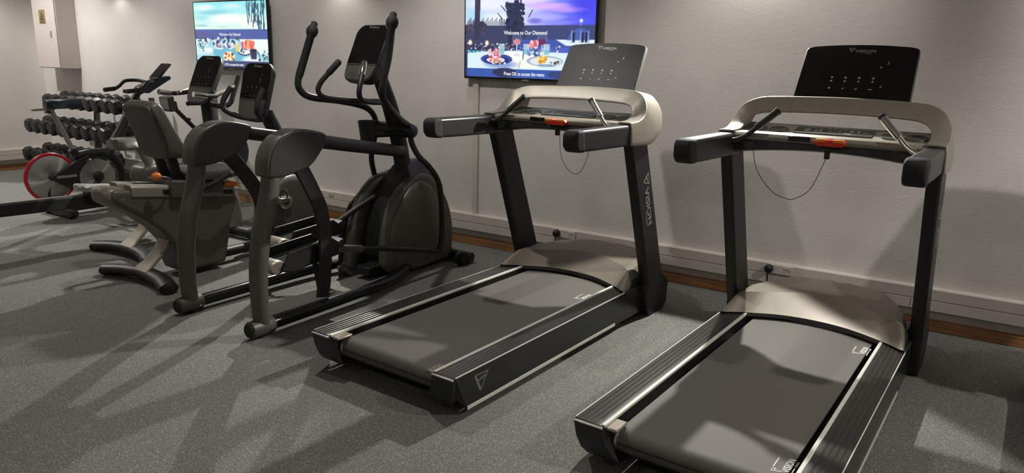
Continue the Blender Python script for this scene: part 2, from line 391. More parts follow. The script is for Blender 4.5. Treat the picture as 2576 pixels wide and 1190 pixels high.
p.rect(0, 1, 0, .10, (62, 92, 176)); p.ell(.33, .06, .10, .055, (52, 56, 92)); p.ell(.80, .05, .13, .05, (56, 64, 118), .8); p.rect(0, .02, 0, .34, (52, 60, 96))
p.ell(.30, .155, .16, .06, (86, 118, 200), .6, .8)
p.ell(.262, .215, .130, .066, (64, 84, 164)); p.ell(.262, .205, .105, .048, (40, 56, 130)); p.ell(.256, .205, .075, .034, (236, 230, 232))
p.blobs(46, .205, .295, .19, .33, .006, .014, [(232, 130, 140), (246, 178, 186), (214, 84, 104), (250, 226, 226)])
p.blobs(16, .22, .34, .16, .21, .004, .009, [(220, 170, 110), (120, 60, 70), (250, 240, 230)])
p.ell(.642, .203, .138, .062, (176, 184, 204)); p.ell(.648, .200, .118, .048, (226, 240, 244)); p.ell(.655, .155, .07, .016, (130, 160, 190), .8)
p.rect(.585, .655, .20, .275, (250, 226, 140)); p.ell(.62, .275, .035, .012, (252, 244, 190)); p.blobs(16, .60, .66, .18, .25, .005, .01, [(240, 180, 60), (220, 140, 50)]); p.blobs(12, .69, .76, .165, .21, .005, .011, [(56, 70, 76), (96, 96, 90), (200, 214, 220)])
for gx, col in ((.425, (232, 150, 160)), (.62, (120, 40, 84))):
    p.ell(gx, .455, .037, .072, (190, 200, 236), .45); p.ell(gx, .455, .032, .064, (74, 80, 130), .75); p.ell(gx, .42, .030, .036, col, .85); p.rect(gx-.004, gx+.004, .28, .39, (230, 240, 250), .9); p.ell(gx, .27, .03, .012, (214, 224, 236), .9)
for gx in (.305, .655, .50): p.rect(gx-.024, gx+.024, .27, .40, (210, 236, 244), .75); p.rect(gx-.018, gx+.018, .28, .33, (120, 190, 214), .8)
p.blobs(26, .53, .585, .37, .43, .008, .016, [(246, 150, 160), (250, 200, 204), (232, 100, 120)]); p.blobs(22, .52, .60, .27, .34, .006, .014, [(60, 84, 140), (220, 244, 250), (110, 140, 190)])
p.line(.475, .22, .478, .33, .008, (90, 110, 150)); p.line(.445, .12, .455, .19, .01, (190, 200, 190))
p.poly([(.80, .44), (.835, .545), (.90, .585), (.955, .545), (.965, .44)], (84, 104, 190), .8)
for x in (.835, .90, .955): p.rect(x-.005, x+.005, .41, .55, (150, 170, 220), .7)
for x in (.852, .915, .94): p.rect(x-.008, x+.008, .42, .53, (44, 50, 84))
p.ell(.90, .655, .012, .022, (224, 232, 255)); p.rect(.896, .904, .60, .65, (150, 160, 230), .7)
for x, y in ((.041, .411), (.182, .404)): p.ell(x, y, .024, .045, (255, 206, 150), .45, .9); p.ell(x, y, .013, .028, (255, 240, 206))
s_ = p.build('screen_picture', t, W, H, -.004); s_.location.z = .016
for body, uu, vv, sz, m, sx in (('Welcome to Our Diamond', .49, .51, .038, 'lit_white', .86), ('Press OK to access the menu', .487, .052, .036, 'lit_white', .80), ('SCAN ME MY TV', .085, .305, .020, 'lit_cyan', .9)):
    o = caption(s_, body, (uu-.5)*1.105, vv*.628-.016, sz, W, H, m, sx); o.location.y = -.0045

# left-hand screen: breakfast by the sea
t, W, H = tv(-6.2325, 'wall television showing a bright beach breakfast above the bike consoles')
p = Paint(260, 146); u, v = p.u, p.v
k = np.clip((v-.55)/.45, 0, 1)[..., None]; p.im = (np.array((236, 252, 246.))*(1-k)+np.array((150, 236, 244.))*k)/255+0*u[..., None]
for x, y, rx, ry, c, a in ((.15, .92, .2, .06, (236, 252, 255), .9), (.55, .93, .16, .05, (220, 250, 255), .8), (.3, .84, .28, .05, (128, 206, 222), .7), (.50, .74, .36, .10, (255, 255, 250), .95), (.8, .70, .2, .12, (255, 255, 246), .9), (.12, .76, .12, .05, (160, 226, 236), .7), (.1, .64, .12, .02, (120, 200, 206), .7), (.4, .62, .12, .015, (196, 226, 180), .7)):
    p.ell(x, y, rx, ry, c, a, .9)
p.rect(0, 1, .43, .58, (84, 100, 170)); p.ell(.10, .50, .14, .05, (98, 88, 140), .6, .8); p.rect(0, .45, .425, .45, (66, 62, 100), .6); p.rect(.0, 1, .575, .585, (104, 130, 180))
p.rect(0, 1, 0, .43, (168, 224, 236)); p.poly([(.62, .43), (1, .43), (1, .2), (.7, .3)], (240, 252, 246)); p.poly([(0, .43), (.14, .43), (.16, .2), (0, .17)], (206, 240, 240))
p.poly([(.22, .26), (.5, .32), (.72, .22), (.62, .10), (.30, .10)], (112, 190, 216))
p.blobs(60, .14, .62, .34, .44, .006, .02, [(80, 84, 130), (220, 236, 246), (150, 190, 220), (60, 56, 90), (240, 246, 250)])
p.rect(.462, .486, .36, .53, (52, 50, 86)); p.poly([(.56, .43), (.60, .47), (.66, .44)], (96, 84, 90)); p.blobs(24, .02, .13, .24, .42, .006, .016, [(84, 110, 130), (160, 214, 220), (244, 252, 250)])
for x, y, r in ((.34, .315, .065), (.488, .325, .055), (.18, .25, .07)): p.ell(x, y, r, .05, (226, 236, 244)); p.ell(x, y+.008, r*.75, .03, (120, 128, 170) if x > .2 else (236, 246, 240))
p.blobs(30, .30, .52, .30, .36, .006, .012, [(240, 240, 250), (60, 70, 110), (200, 170, 170)])
p.rect(.565, .605, .24, .36, (250, 206, 80)); p.ell(.585, .36, .02, .012, (255, 236, 160)); p.ell(.69, .235, .095, .055, (56, 66, 100)); p.ell(.69, .25, .088, .05, (236, 240, 246)); p.blobs(26, .64, .74, .24, .30, .006, .014, [(250, 250, 250), (60, 76, 90), (190, 210, 220)])
for i in range(30): x = p.rng.uniform(.66, .82); p.line(x, .30, x+p.rng.uniform(-.01, .03), .41-.4*abs(x-.74), .02, [(244, 190, 110), (236, 96, 110), (250, 150, 120), (232, 70, 96)][i % 4], .9)
p.ell(.47, .165, .085, .075, (250, 232, 190)); p.blobs(36, .40, .54, .11, .22, .006, .013, [(232, 150, 80), (250, 246, 230), (210, 90, 60), (90, 70, 80)])
p.ell(.79, .115, .12, .05, (236, 246, 250)); p.poly([(.755, .27), (.85, .27), (.84, .13), (.77, .13)], (62, 54, 92)); p.ell(.803, .27, .047, .02, (90, 76, 110)); p.ell(.803, .26, .036, .012, (30, 26, 44)); p.line(.86, .24, .885, .17, .012, (62, 54, 92)); p.blobs(20, .88, 1, .12, .26, .008, .02, [(52, 70, 90), (110, 170, 180), (226, 244, 246)])
p.rect(0, 1, 0, .095, (62, 76, 122))
for i in range(46):
    x = p.rng.uniform(.74, .98); y = p.rng.uniform(.62+.25*(.98-x), .98); p.line(x, y+.06, x+p.rng.normal(0, .012), y-.05, .012, [(58, 96, 120), (40, 70, 92), (88, 130, 150)][i % 3], .85)
for x, y0 in ((.845, .70), (.89, .58), (.96, .56), (.93, .66)): p.line(x, .95, x, y0, .010, (44, 76, 98))
s_ = p.build('screen_picture', t, W, H, -.004); s_.location.z = .016
for body, uu, vv, sz, m in (('Welcome to Our Diamond', .50, .49, .036, 'lit_white'), ('Press OK to access the menu', .51, .045, .036, 'lit_white')):
    o = caption(s_, body, (uu-.5)*1.105, vv*.628-.016, sz, W, H, m, .8); o.location.y = -.0045

# ------------------------------------------------------------------ treadmills (local: x right, y forward, z up, origin under the rear edge)
LIP = [(.470, 1.33, 1.142), (.470, 1.42, 1.147), (.469, 1.485, 1.170), (.460, 1.528, 1.215), (.430, 1.558, 1.262), (.380, 1.588, 1.288), (.318, 1.606, 1.297), (.16, 1.632, 1.302)]
BAND = [(.476, 1.33, 1.033), (.476, 1.44, 1.027), (.474, 1.575, 1.030), (.466, 1.700, 1.090), (.446, 1.738, 1.180), (.415, 1.735, 1.240), (.36, 1.730, 1.275), (.18, 1.745, 1.286)]
FLANGE = [(.402, 1.33, 1.142), (.402, 1.42, 1.146), (.402, 1.466, 1.160), (.398, 1.496, 1.185), (.376, 1.525, 1.212), (.334, 1.548, 1.226), (.27, 1.566, 1.231), (.14, 1.586, 1.235)]
def full(P, mid): return catmull(P+[mid]+[(-x, y, z) for x, y, z in P[::-1]], 6)
def hoop(T):
    l, bn, fl = full(LIP, (0, 1.642, 1.304)), full(BAND, (0, 1.752, 1.289)), full(FLANGE, (0, 1.594, 1.236))
    g = G(); r = 5
    rows = []
    for p, q, f in zip(l, bn, fl):
        p, q, f = V(p), V(q), V(f)
        rows.append([tuple(f+(p-f)*k/4) for k in range(5)]+[tuple(p+(q-p)*k/4) for k in range(1, 5)])
    g.loft(rows, caps=False, closed=False)
    o = g.build('console_hoop', 'silver', T, ang=40); m = o.modifiers.new('solid', 'SOLIDIFY'); m.thickness = .012; m.offset = 1
    bv = o.modifiers.new('bev', 'BEVEL'); bv.width = .004; bv.segments = 2; bv.limit_method = 'ANGLE'; bv.angle_limit = rad(50)
    return o
def treadmill(label, x, y, yaw, logos, cord, dusty, group=None):
    T = thing('treadmill', label, 'treadmill', (x, y, 0), -yaw, group)
    # deck and belt
    G().prism([(.09, .062), (.05, .10), (.05, .150), (.09, .166), (1.62, .166), (1.9, .10), (1.9, .05), (1.55, .05)], -.262, .262).build('deck_frame', 'black_metal', T, bevel=.004)
    r_ = .047; arc = [(.085-r_*math.sin(a), .128+r_*math.cos(a)) for a in np.linspace(0, math.pi, 14)]
    b = G().prism([(1.62, .175)]+arc+[(1.62, .081), (1.62, .088)]+[(q[0], .128+(q[1]-.128)*.85) for q in arc[::-1]]+[(1.62, .168)], -.283, .283).build('running_belt', 'belt', T, ang=50)
    for ly, lx in logos:
        g = G(); mx = frame((lx, ly, .1757), (0, 1, 0), (-1, 0, 0), .001, .001)
        S = lambda ox, oy, sx, sy: mx @ Matrix.Translation((ox, oy, 0)) @ Matrix.Diagonal((sx, sy, 1, 1))
        emblem(g, S(-2, 22, 24, 32)); word(g, 'VISION', S(14, 2, 31, 34), .02); g.stroke((26, 54), (96, 54), 3.6, mx); g.stroke((2, -7), (58, -7), 3.6, mx); word(g, 'FITNESS', S(66, -11, 11, 10))
        g.build('belt_logo', 'white', b, smooth=False)
    for s in (-1, 1):
        # ribbed foot rail with side skirt
        pr = [(.318, .125), (.318, .196)]
        for i in range(5): a = .334+i*.020; pr += [(a, .1985), (a+.015, .1985), (a+.017, .1965), (a+.018, .1965)]
        pr += [(.431, .199), (.4345, .195), (.4345, .036), (.424, .036), (.424, .125)]
        g = G(); n = len(pr)
        g.loft([[(s*q[0], (.0 if q[1] > .12 else .078)+(.0 if k == 0 else 0) if k == 0 else (1.60 if q[0] < .42 else 1.72), q[1]) for q in pr] for k in (0, 1)])
        r = g.build('foot_rail', 'rail', T, ang=25)
        G().box(s*.314, s*.3285, .004, 1.545, .19, .2012).build('inner_trim', 'trim', r, bevel=.0015)
        G().box(s*.4315, s*.4352, .004, 1.46, .1955, .2003).build('edge_trim', 'trim', r)
        G().prism([(.002, .194), (.078, .036), (1.70, .036), (1.55, .194)], s*.4346, s*.4362).build('side_panel', 'panel', r)
        G().box(s*.4362, s*.4385, .078, 1.36, .033, .049).build('side_strip', 'trim', r)
        g = G(); mx = frame((s*.4366, .128 if s > 0 else .232, .088), (0, s, 0), (0, 0, 1), .088, .082); emblem(g, mx); g.build('side_emblem', 'dimprint', r, smooth=False)
        # rear end cap: tapers inwards to a hooked foot
        g = G()
        for z, xo, xi, y0, y1 in ((.1975, .4335, .318, -.006, .05), (.188, .434, .315, -.010, .05), (.13, .424, .306, -.004, .07), (.085, .408, .285, .008, .09), (.062, .392, .262, .02, .10)):
            pass
        g.loft([[(s*xo, y0, z), (s*xi, y0, z), (s*xi, y1, z), (s*xo, y1, z)] for z, xo, xi, y0, y1 in ((.062, .392, .255, .02, .10), (.085, .410, .275, .006, .095), (.13, .427, .306, -.004, .09), (.186, .4345, .316, -.011, .06), (.197, .4335, .318, -.008, .05))])
        c_ = g.build('end_cap', 'black', T, bevel=.004)
        G().box(s*.318, s*.434, -.013, -.007, .1885, .1955).build('cap_edge', 'trim', c_, bevel=.002)
        G().box(s*.268, s*.316, .006, .095, .180, .193).build('belt_guide', 'bronze', c_, bevel=.010)
        G().lathe([(.047, 0), (.05, .004), (.05, .010), (.02, .012)], (s*.2835, .085, .128), (s, 0, 0), 24).build('roller_end', 'steel', T)
        G().prism([(.36, 0), (.33, .06), (.52, .06), (.49, 0)], s*.20, s*.25).build('rear_foot', 'black_rubber', T, bevel=.006)
        # upright post leaning back
        ed = lambda z: 1.37+.37*(1.03-z)
        poly = [(ed(1.06), 1.06), (ed(.20), .20), (1.665, .17), (1.70, .03), (1.72, .0), (1.90, .0), (1.955, .03), (1.965, .17), (ed(.25)+.196, .25), (ed(1.06)+.178, 1.06)]
        up = G().prism(poly, s*.417, s*.475).build('upright', 'black_metal', T, bevel=.010, seg=3)
        g = G(); dn = V((0, .347, -.938)); fw = V((0, .938, .347))
        if s < 0: rd, tp, o0 = -dn, fw, V((s*.4757, 1.665, .515))
        else: rd, tp, o0 = dn, fw, V((s*.4757, 1.51, .845))
        mx = frame(o0, rd, tp, .001, .001); S = lambda ox, oy, sx, sy: mx @ Matrix.Translation((ox, oy, 0)) @ Matrix.Diagonal((sx, sy, 1, 1))
        emblem(g, S(0, 8, 66, 66) @ Matrix(((0, -1, 0, 1), (1, 0, 0, 0), (0, 0, 1, 0), (0, 0, 0, 1)))) if False else emblem(g, S(2, 8, 66, 66))
        word(g, 'VISION', S(78, 14, 74, 60)); word(g, 'FITNESS', S(206, -10, 26, 20))
        g.build('upright_logo', 'greyprint', up, smooth=False)
        G().prism([(1.46, .05), (1.48, .18), (1.62, .24), (1.78, .24), (1.98, .19), (2.02, .03), (1.9, .0), (1.5, .0)], s*.36, s*.418).build('post_shroud', 'black', T, bevel=.012, seg=3)
        # armrest with rubber tip
        arm = G().prism([(.855, 1.040), (.845, 1.136), (.87, 1.143), (1.40, 1.139), (1.44, 1.030), (1.0, 1.036)], s*.398, s*.476).build('armrest', 'black', T, bevel=.014, seg=3)
        G().prism([(.80, 1.068), (.798, 1.125), (.82, 1.143), (.868, 1.145), (.888, 1.036), (.825, 1.040)], s*.396, s*.478).build('armrest_tip', 'black_rubber', arm, bevel=.014, seg=3)
        # pulse grip: bent black stem with a metal sleeve
        q = G().tube([(s*.425, 1.290, 1.108), (s*.385, 1.300, 1.110), (s*.345, 1.312, 1.128), (s*.314, 1.324, 1.156), (s*.290, 1.335, 1.182)], .0115, 12).build('grip_stem', 'chrome' if s > 0 else 'black', T)
        G().tube([(s*.300, 1.330, 1.172), (s*.262, 1.348, 1.208), (s*.222, 1.367, 1.248)], .0165, 14).build('pulse_grip', 'steel' if s > 0 else 'black', T)
        G().lathe([(.0185, 0), (.0185, .012), (.010, .016)], (s*.224, 1.366, 1.246), (-s*.67, .31, .67), 14).build('grip_cap', 'black', T)
    hoop(T)
    # console tray: silver upper, black under-bar, keypad, cup holders
    tr = G().prism([(1.336, 1.118), (1.330, 1.132), (1.338, 1.147), (1.46, 1.147), (1.62, 1.178), (1.63, 1.10), (1.36, 1.10)], -.42, .42).build('console_tray', 'silver', T, bevel=.005)
    g = G(); N = 16; ring = []
    for i in range(N+1):
        xx = -.425+.85*i/N; dz = -.034*(xx/.425)**2
        ring.append([(xx, 1.340, 1.118), (xx, 1.335, 1.088+dz), (xx, 1.37, 1.078+dz), (xx, 1.60, 1.07+dz), (xx, 1.61, 1.115)])
    g.loft(ring).build('under_bar', 'black', T, bevel=.004)
    kp = G().xf(Matrix()).loft([[(-.17, 1.466, 1.1495), (.17, 1.466, 1.1495), (.17, 1.570, 1.1697), (-.17, 1.570, 1.1697)], [(-.17, 1.466, 1.153), (.17, 1.466, 1.153), (.17, 1.570, 1.173), (-.17, 1.570, 1.173)]]).build('keypad', 'keypad', tr)
    g = G(); mx = frame((0, 1.466, 1.1536), (1, 0, 0), (0, .104, .020)); g2 = G()
    def key(G_, a, b_, w, h): G_.poly([tuple(mx @ V(q)) for q in ((a, b_, 0), (a+w, b_, 0), (a+w, b_+h, 0), (a, b_+h, 0))])
    for a, b_, w, h in ((-.128, .032, .026, .016), (-.128, .056, .026, .016), (-.082, .030, .012, .012), (-.064, .030, .012, .012), (-.082, .052, .012, .012), (-.064, .052, .012, .012), (-.064, .070, .012, .012), (-.03, .078, .012, .008), (-.006, .078, .012, .008), (.02, .078, .012, .008), (.045, .078, .012, .008), (-.02, .05, .012, .01), (.02, .05, .012, .01), (.05, .022, .03, .007), (.07, .05, .014, .03), (.1, .05, .01, .03), (.125, .05, .012, .012), (.142, .05, .008, .012)): key(g, a, b_, w, h)
    g.build('key_print', 'greyprint', tr, smooth=False)
    G().box(-.150, -.055, 1.327, 1.336, 1.122, 1.146).build('card_slot', 'panel', tr, bevel=.003)
    for cx in (-.345, -.245, .245, .345):
        G().lathe([(.040, .002), (.044, .004), (.046, .0)], (cx, 1.505, 1.1575), (0, -.19, .98), 24).build('cup_holder', 'charcoal', tr)
    k = G().prism([(-.062, -.009), (-.052, -.016), (.052, -.016), (.062, -.009), (.066, 0), (.060, .010), (.050, .014), (-.050, .014), (-.060, .010), (-.066, 0)], 1.302, 1.338, 1).xf(Matrix.Translation((.034, 0, 1.128))).build('stop_key', 'red', T, bevel=.006, seg=3)
    for a in (-1, 1):
        G().prism([(.034+a*.014, -.002), (.034+a*.055, -.004), (.034+a*.062, .003), (.034+a*.056, .0115), (.034+a*.014, .0115)], 1.2995, 1.328, 1).xf(Matrix.Translation((0, 0, 1.1325))).build('key_face', 'orange', k, bevel=.003)
    G().box(.008, .030, 1.345, 1.368, 1.052, 1.088).build('cord_clip', 'black', T, bevel=.003)
    G().tube(cord, .0016, 6, 8).build('safety_cord', 'black', T)
    # display: leaning slab with bowed top edge
    dy, dz = .147, .253; L = math.hypot(dy, dz); mx = frame((0, 1.761, 1.299), (1, 0, 0), (0, dy, dz))
    def slab(hw, top, bow, bot, cr):
        P = [(-hw-.004, bot)]; P += [(-hw+.004+cr*(1-math.cos(a)), top-bow-cr+cr*math.sin(a)) for a in np.linspace(0, math.pi/2*.9, 5)]
        P += [(q, top-bow*(q/hw)**2) for q in np.linspace(-hw+cr+.02, hw-cr-.02, 11)]
        return P+[(-q[0], q[1]) for q in P[:6][::-1]]
    d = G().prism(slab(.263, .308, .016, -.024, .022), -.030, -.002, 2).xf(mx).build('display', 'charcoal', T, bevel=.004)
    G().prism(slab(.258, .304, .016, -.022, .020), -.002, .0015, 2).xf(mx).build('display_glass', 'glass_dusty' if dusty else 'glass', d)
    g = G(); ic = mx @ Matrix.Translation((0, 0, .0021)); w_ = lambda *q: g.poly([tuple(ic @ V((a, b_, 0))) for a, b_ in q])
    def dot(a, b_, r): w_(*[(a+r*math.cos(t_), b_+r*math.sin(t_)) for t_ in np.linspace(0, 2*math.pi, 12, False)])
    for i in range(4):
        a = -.103+.0625*i; dot(a, .121, .0062)
        if i == 0: dot(a, .101, .0055)
        else: w_((a-.006, .097), (a+.006, .097), (a+.001, .108), (a-.001, .108))
    dot(-.105, .062, .0056); w_((-.050, .063), (-.042, .055), (-.034, .070), (-.042, .062)); w_((.008, .057), (.022, .057), (.022, .068)); w_((.072, .059), (.090, .059), (.090, .063), (.072, .063)); dot(.125, .078, .004); w_((.118, .070), (.132, .070), (.132, .0715), (.118, .0715))
    dot(.107, .181, .005); w_((.132, .196), (.137, .196), (.140, .212), (.135, .212))
    g.build('display_icons', 'white' if dusty else 'greyprint', d, smooth=False)
    g = G(); S = lambda ox, oy, sx, sy: ic @ Matrix.Translation((ox, oy, 0)) @ Matrix.Diagonal((sx, sy, 1, 1))
    emblem(g, S(-.054, .262, .027, .024)); word(g, 'VISION', S(-.026, .262, .030, .021)); word(g, 'FITNESS', S(.018, .254, .009, .007)); g.build('display_logo', 'white' if dusty else 'greyprint', d, smooth=False)
    G().box(-.12, .12, 1.69, 1.765, 1.262, 1.300).build('display_bracket', 'black', T, bevel=.006)
    # motor hood
    half = [[(.432, 1.452, .10), (.430, 1.452, .200), (.405, 1.468, .206), (.312, 1.536, .205), (.16, 1.605, .206), (0, 1.628, .206)],
            [(.434, 1.56, .10), (.405, 1.575, .252), (.372, 1.60, .288), (.288, 1.690, .283), (.15, 1.755, .292), (0, 1.782, .297)],
            [(.425, 1.80, .08), (.385, 1.76, .262), (.348, 1.76, .298), (.27, 1.80, .297), (.14, 1.845, .302), (0, 1.86, .306)],
            [(.38, 2.02, .06), (.325, 1.96, .25), (.295, 1.94, .296), (.24, 1.96, .300), (.12, 1.985, .304), (0, 1.99, .307)],
            [(.30, 2.13, .05), (.262, 2.09, .24), (.245, 2.065, .288), (.20, 2.08, .293), (.1, 2.10, .297), (0, 2.105, .299)],
            [(.27, 2.16, .03), (.24, 2.14, .10), (.225, 2.13, .17), (.19, 2.14, .20), (.1, 2.15, .21), (0, 2.155, .215)]]
    rows = []
    for h in half:
        full = [(-a, b_, c_) for a, b_, c_ in h]+[q for q in h[-2::-1]]; rows.append(full)
    g = G(); g.loft([catmull(r, 4) for r in rows], caps=False, closed=False)
    hd = g.build('motor_hood', 'hood', T, ang=17)
    g = G(); lip = catmull([(-a, b_-.004, .196) for a, b_, c_ in half[0][3:]]+[(a, b_-.004, .196) for a, b_, c_ in half[0][-2:2:-1]], 6)
    g.loft([[(a, b_, c_+.008), (a, b_-.006, c_-.008), (a, b_+.05, c_-.010), (a, b_+.05, c_+.008)] for a, b_, c_ in lip]).build('hood_lip', 'black', hd)
    g = G(); g.poly([(-.01, 2.07, .3025), (.04, 2.062, .3032), (.05, 2.072, .302), (.0, 2.082, .302)]); g.build('hood_badge', 'trim', hd, smooth=False)
    G().tube([(-.36, 2.0, .05), (.36, 2.0, .05)], .032, 14).build('transport_wheel', 'black_rubber', T)
    return T
treadmill('black treadmill with silver hoop nearest the televisions, dusty display', -2.101, 2.194, 2.75, [(1.262, .282)], [(.031, 1.36, 1.065), (.044, 1.36, .945), (.097, 1.36, .866), (.154, 1.36, .852), (.197, 1.36, .905), (.230, 1.37, 1.03)], True)
treadmill('black treadmill in the right foreground with a clean black display', -.685, 2.157, 2.4, [(1.372, .282), (.118, .288)], [(.018, 1.36, 1.061), (-.034, 1.36, .914), (-.098, 1.36, .858), (-.142, 1.36, .853), (-.209, 1.36, .88), (-.284, 1.36, .967), (-.316, 1.36, 1.075)], False)
treadmill('third black treadmill of the row, standing just beyond the right edge of the photo', .735, 2.16, 2.4, [(1.30, .282)], [(.018, 1.36, 1.061), (-.034, 1.36, .914), (-.098, 1.36, .858), (-.142, 1.36, .853), (-.209, 1.36, .88), (-.284, 1.36, .967), (-.316, 1.36, 1.075)], False)

def pad(P, hw, sq=.78):
    rings = []
    for k, q in ((-1, .80), (-.93, .93), (-.7, 1), (.7, 1), (.93, .93), (1, .80)):
        cy = sum(p[0] for p in P)/len(P); cz = sum(p[1] for p in P)/len(P)
        rings.append([(hw*k, cy+(y-cy)*q, cz+(z-cz)*q) for y, z in P])
    return rings
# ------------------------------------------------------------------ elliptical trainer (local frame as for the treadmills)
T = thing('elliptical_trainer', 'black and grey elliptical trainer left of the treadmills, tall moving handles', 'elliptical trainer', (-3.40, 2.2975, 0), -.56)
SWR = [(.325, .93), (.36, .865), (.43, .74), (.488, .615), (.510, .48), (.509, .35), (.495, .20), (.478, .105)]
def rot2(P, a, c):
    return [(c[0]+(y-c[0])*math.cos(a)-(z-c[1])*math.sin(a), c[1]+(y-c[0])*math.sin(a)+(z-c[1])*math.cos(a)) for y, z in P]
for s in (-1, 1):
    X = s*.317
    G().tube([(X, .055, .06), (X, .048, .16), (X, .048, .28), (X, .056, .40), (X, .086, .57), (X, .138, .73), (X, .165, .87)], [.044, .045, .047, .049, .050, .050, .048], 18).build('rear_column', 'column', T)
    c_ = G().lathe([(.036, -.03), (.046, -.022), (.047, .11), (.040, .118)], (X, 0, .052), (0, 1, 0), 24).build('foot_collar', 'charcoal', T, ang=50)
    G().lathe([(.034, -.036), (.037, -.030), (.037, -.026)], (X, 0, .052), (0, 1, 0), 24).build('end_plug', 'black_rubber', c_)
    G().lathe([(.026, 0), (.028, .008), (.012, .012)], (X, .035, 0), (0, 0, 1), 16).build('levelling_foot', 'black_rubber', c_)
    G().lathe([(.006, 0), (.006, .006)], (X+.044, .085, .04), (1, 0, 0), 10).build('bolt', 'chrome', c_)
    hp = [(.105, .842), (.112, .92), (.140, .988), (.192, 1.040), (.268, 1.070), (.339, 1.076), (.432, 1.060), (.495, 1.038), (.492, .995), (.455, .945), (.385, .880), (.286, .852), (.205, .838)]
    hd = G().prism(catmull(hp+hp[:1], 3)[:-1], X-.058, X+.058).build('rear_hood', 'hoodblack', T, bevel=.022, seg=4)
    G().ribbon([((X, y-.004, z), (1, 0, 0), .104, .008) for y, z in [(.112, .85), (.116, .92), (.143, .985), (.192, 1.034), (.262, 1.062)]]).build('hood_lit_edge', 'column', hd, ang=50)  # paler strip: light along the hood's rear edge, put into the colour
    G().tube([(X, .44, 1.005), (s*.235, .78, .945), (s*.06, 1.44, .835)], .039, 18, 0).build('top_rail', 'black_metal', T)
    P = SWR if s > 0 else rot2(SWR, .17, (.325, .93))
    st = []
    for i, (y, z) in enumerate(P):
        a, b = P[max(i-1, 0)], P[min(i+1, len(P)-1)]; d = V((0, b[0]-a[0], b[1]-a[1])).normalized()
        st.append(((X*.985, y, z), tuple(d.cross(V((1, 0, 0)))), .092, .020))
    a_ = G().ribbon(st).build('swing_arm', 'black', T, ang=45)
    by, bz = P[-1]
    G().lathe([(.004, 0), (.016, .004), (.021, .016), (.016, .028), (.004, .033)], (X+.020, by+.028, bz+.03), (1, 0, 0), 18).build('pivot_cap', 'steel', a_, ang=80)
    oy = .0 if s > 0 else .345
    # foot pedal: ribbed tread, raised side walls, rounded heel
    px = s*.185; tz = .332
    def ramp(y): return tz+(y-.18)*.10
    pd = G().prism([(.20, ramp(.2)), (.62, ramp(.62)), (.70, ramp(.7)+.02), (.70, ramp(.6)-.06), (.30, tz-.05), (.22, tz-.03)], px-.082, px+.082).xf(Matrix.Translation((0, oy, 0))).build('foot_pedal', 'black', T, bevel=.008)
    for e in (-1, 1):
        G().prism([(.23, ramp(.23)-.03), (.285, ramp(.30)+.058), (.60, ramp(.6)+.050), (.70, ramp(.7)-.03), (.31, tz-.045)], px+e*.080, px+e*.096).xf(Matrix.Translation((0, oy, 0))).build('pedal_wall', 'black', pd, bevel=.004)
    G().loft(pad([(.185+oy+.048*math.cos(t_)*1.25, tz-.006+.040*math.sin(t_)) for t_ in np.linspace(0, 2*math.pi, 18, False)], .082)).xf(Matrix.Translation((px, .035, 0))).build('heel_cap', 'bronze', pd)
    g = G()
    for i in range(7): g.box(px-.07+i*.022, px-.062+i*.022, .24+oy, .58+oy, tz+.02, tz+.03)
    g.xf(Matrix.Translation((0, 0, 0))); g.bm.free(); g = G()
    for i in range(7): x0 = px-.072+i*.022; g.loft([[(x0, y+oy, ramp(y)-.002), (x0+.010, y+oy, ramp(y)-.002), (x0+.010, y+oy, ramp(y)+.004), (x0, y+oy, ramp(y)+.004)] for y in (.24, .60)])
    g.build('tread_ribs', 'black_rubber', pd, smooth=False)
    # stub linking the pedal to the swing arm
    G().tube([(px+s*.07, .48+oy, .30), (X-s*.02, by-.005, bz+.05)], .016, 10, 0).build('pedal_stub', 'black_metal', T)
    # base rail
    G().tube([(X, .08, .052), (s*.312, .6, .055), (s*.295, 1.0, .058), (s*.22, 1.25, .06), (s*.13, 1.42, .06)], .034, 14).build('base_rail', 'glossblack', T)
g = G().tube([(.262, .66, .345), (.272, 1.1, .26), (.272, 1.56, .150)], .017, 12, 0); g.build('pedal_link', 'black_metal', T)
G().tube([(.262, .64, .35), (.266, .84, .31)], .023, 12, 0).build('link_sleeve', 'charcoal', T)
G().tube([(-.185, .98, .34), (-.10, 1.18, .47), (-.06, 1.38, .56)], .019, 12, 0).build('pedal_link', 'black_metal', T)
# drive housing: main shell, right lens cover, left arched shroud, cowl
sh = [(1.30, .03), (1.24, .10), (1.24, .30), (1.30, .50), (1.40, .62), (1.50, .675), (1.60, .672), (1.72, .575), (1.82, .43), (1.87, .27), (1.87, .12), (1.83, .03)]
G().prism(catmull(sh, 3), -.17, .10).build('drive_housing', 'black', T, bevel=.02, seg=3)
sr = [(1.155, .10), (1.165, .26), (1.205, .42), (1.29, .56), (1.40, .64), (1.50, .675), (1.60, .672), (1.72, .580), (1.82, .44), (1.87, .27), (1.865, .12), (1.83, .03), (1.25, .03)]
G().prism(catmull(sr, 3), .085, .165).build('right_shell', 'cover', T, bevel=.022, seg=4)
def dome(pts, x0, s, depth):
    c = V((0, sum(p[0] for p in pts)/len(pts), sum(p[1] for p in pts)/len(pts))); rings = []
    for k, q in ((1, 0), (1, .45), (.97, .72), (.90, .9), (.6, .985), (.2, 1.)):
        rings.append([(x0+s*depth*q, c.y+(y-c.y)*k, c.z+(z-c.z)*k) for y, z in pts])
    return rings
ln = [(1.17, .12), (1.19, .30), (1.27, .47), (1.39, .60), (1.50, .64), (1.62, .585), (1.70, .45), (1.73, .28), (1.72, .13), (1.66, .04), (1.24, .04)]
G().loft(dome(catmull(ln+ln[:1], 4)[:-1], .150, 1, .040)).build('side_cover', 'cover', T, ang=60)
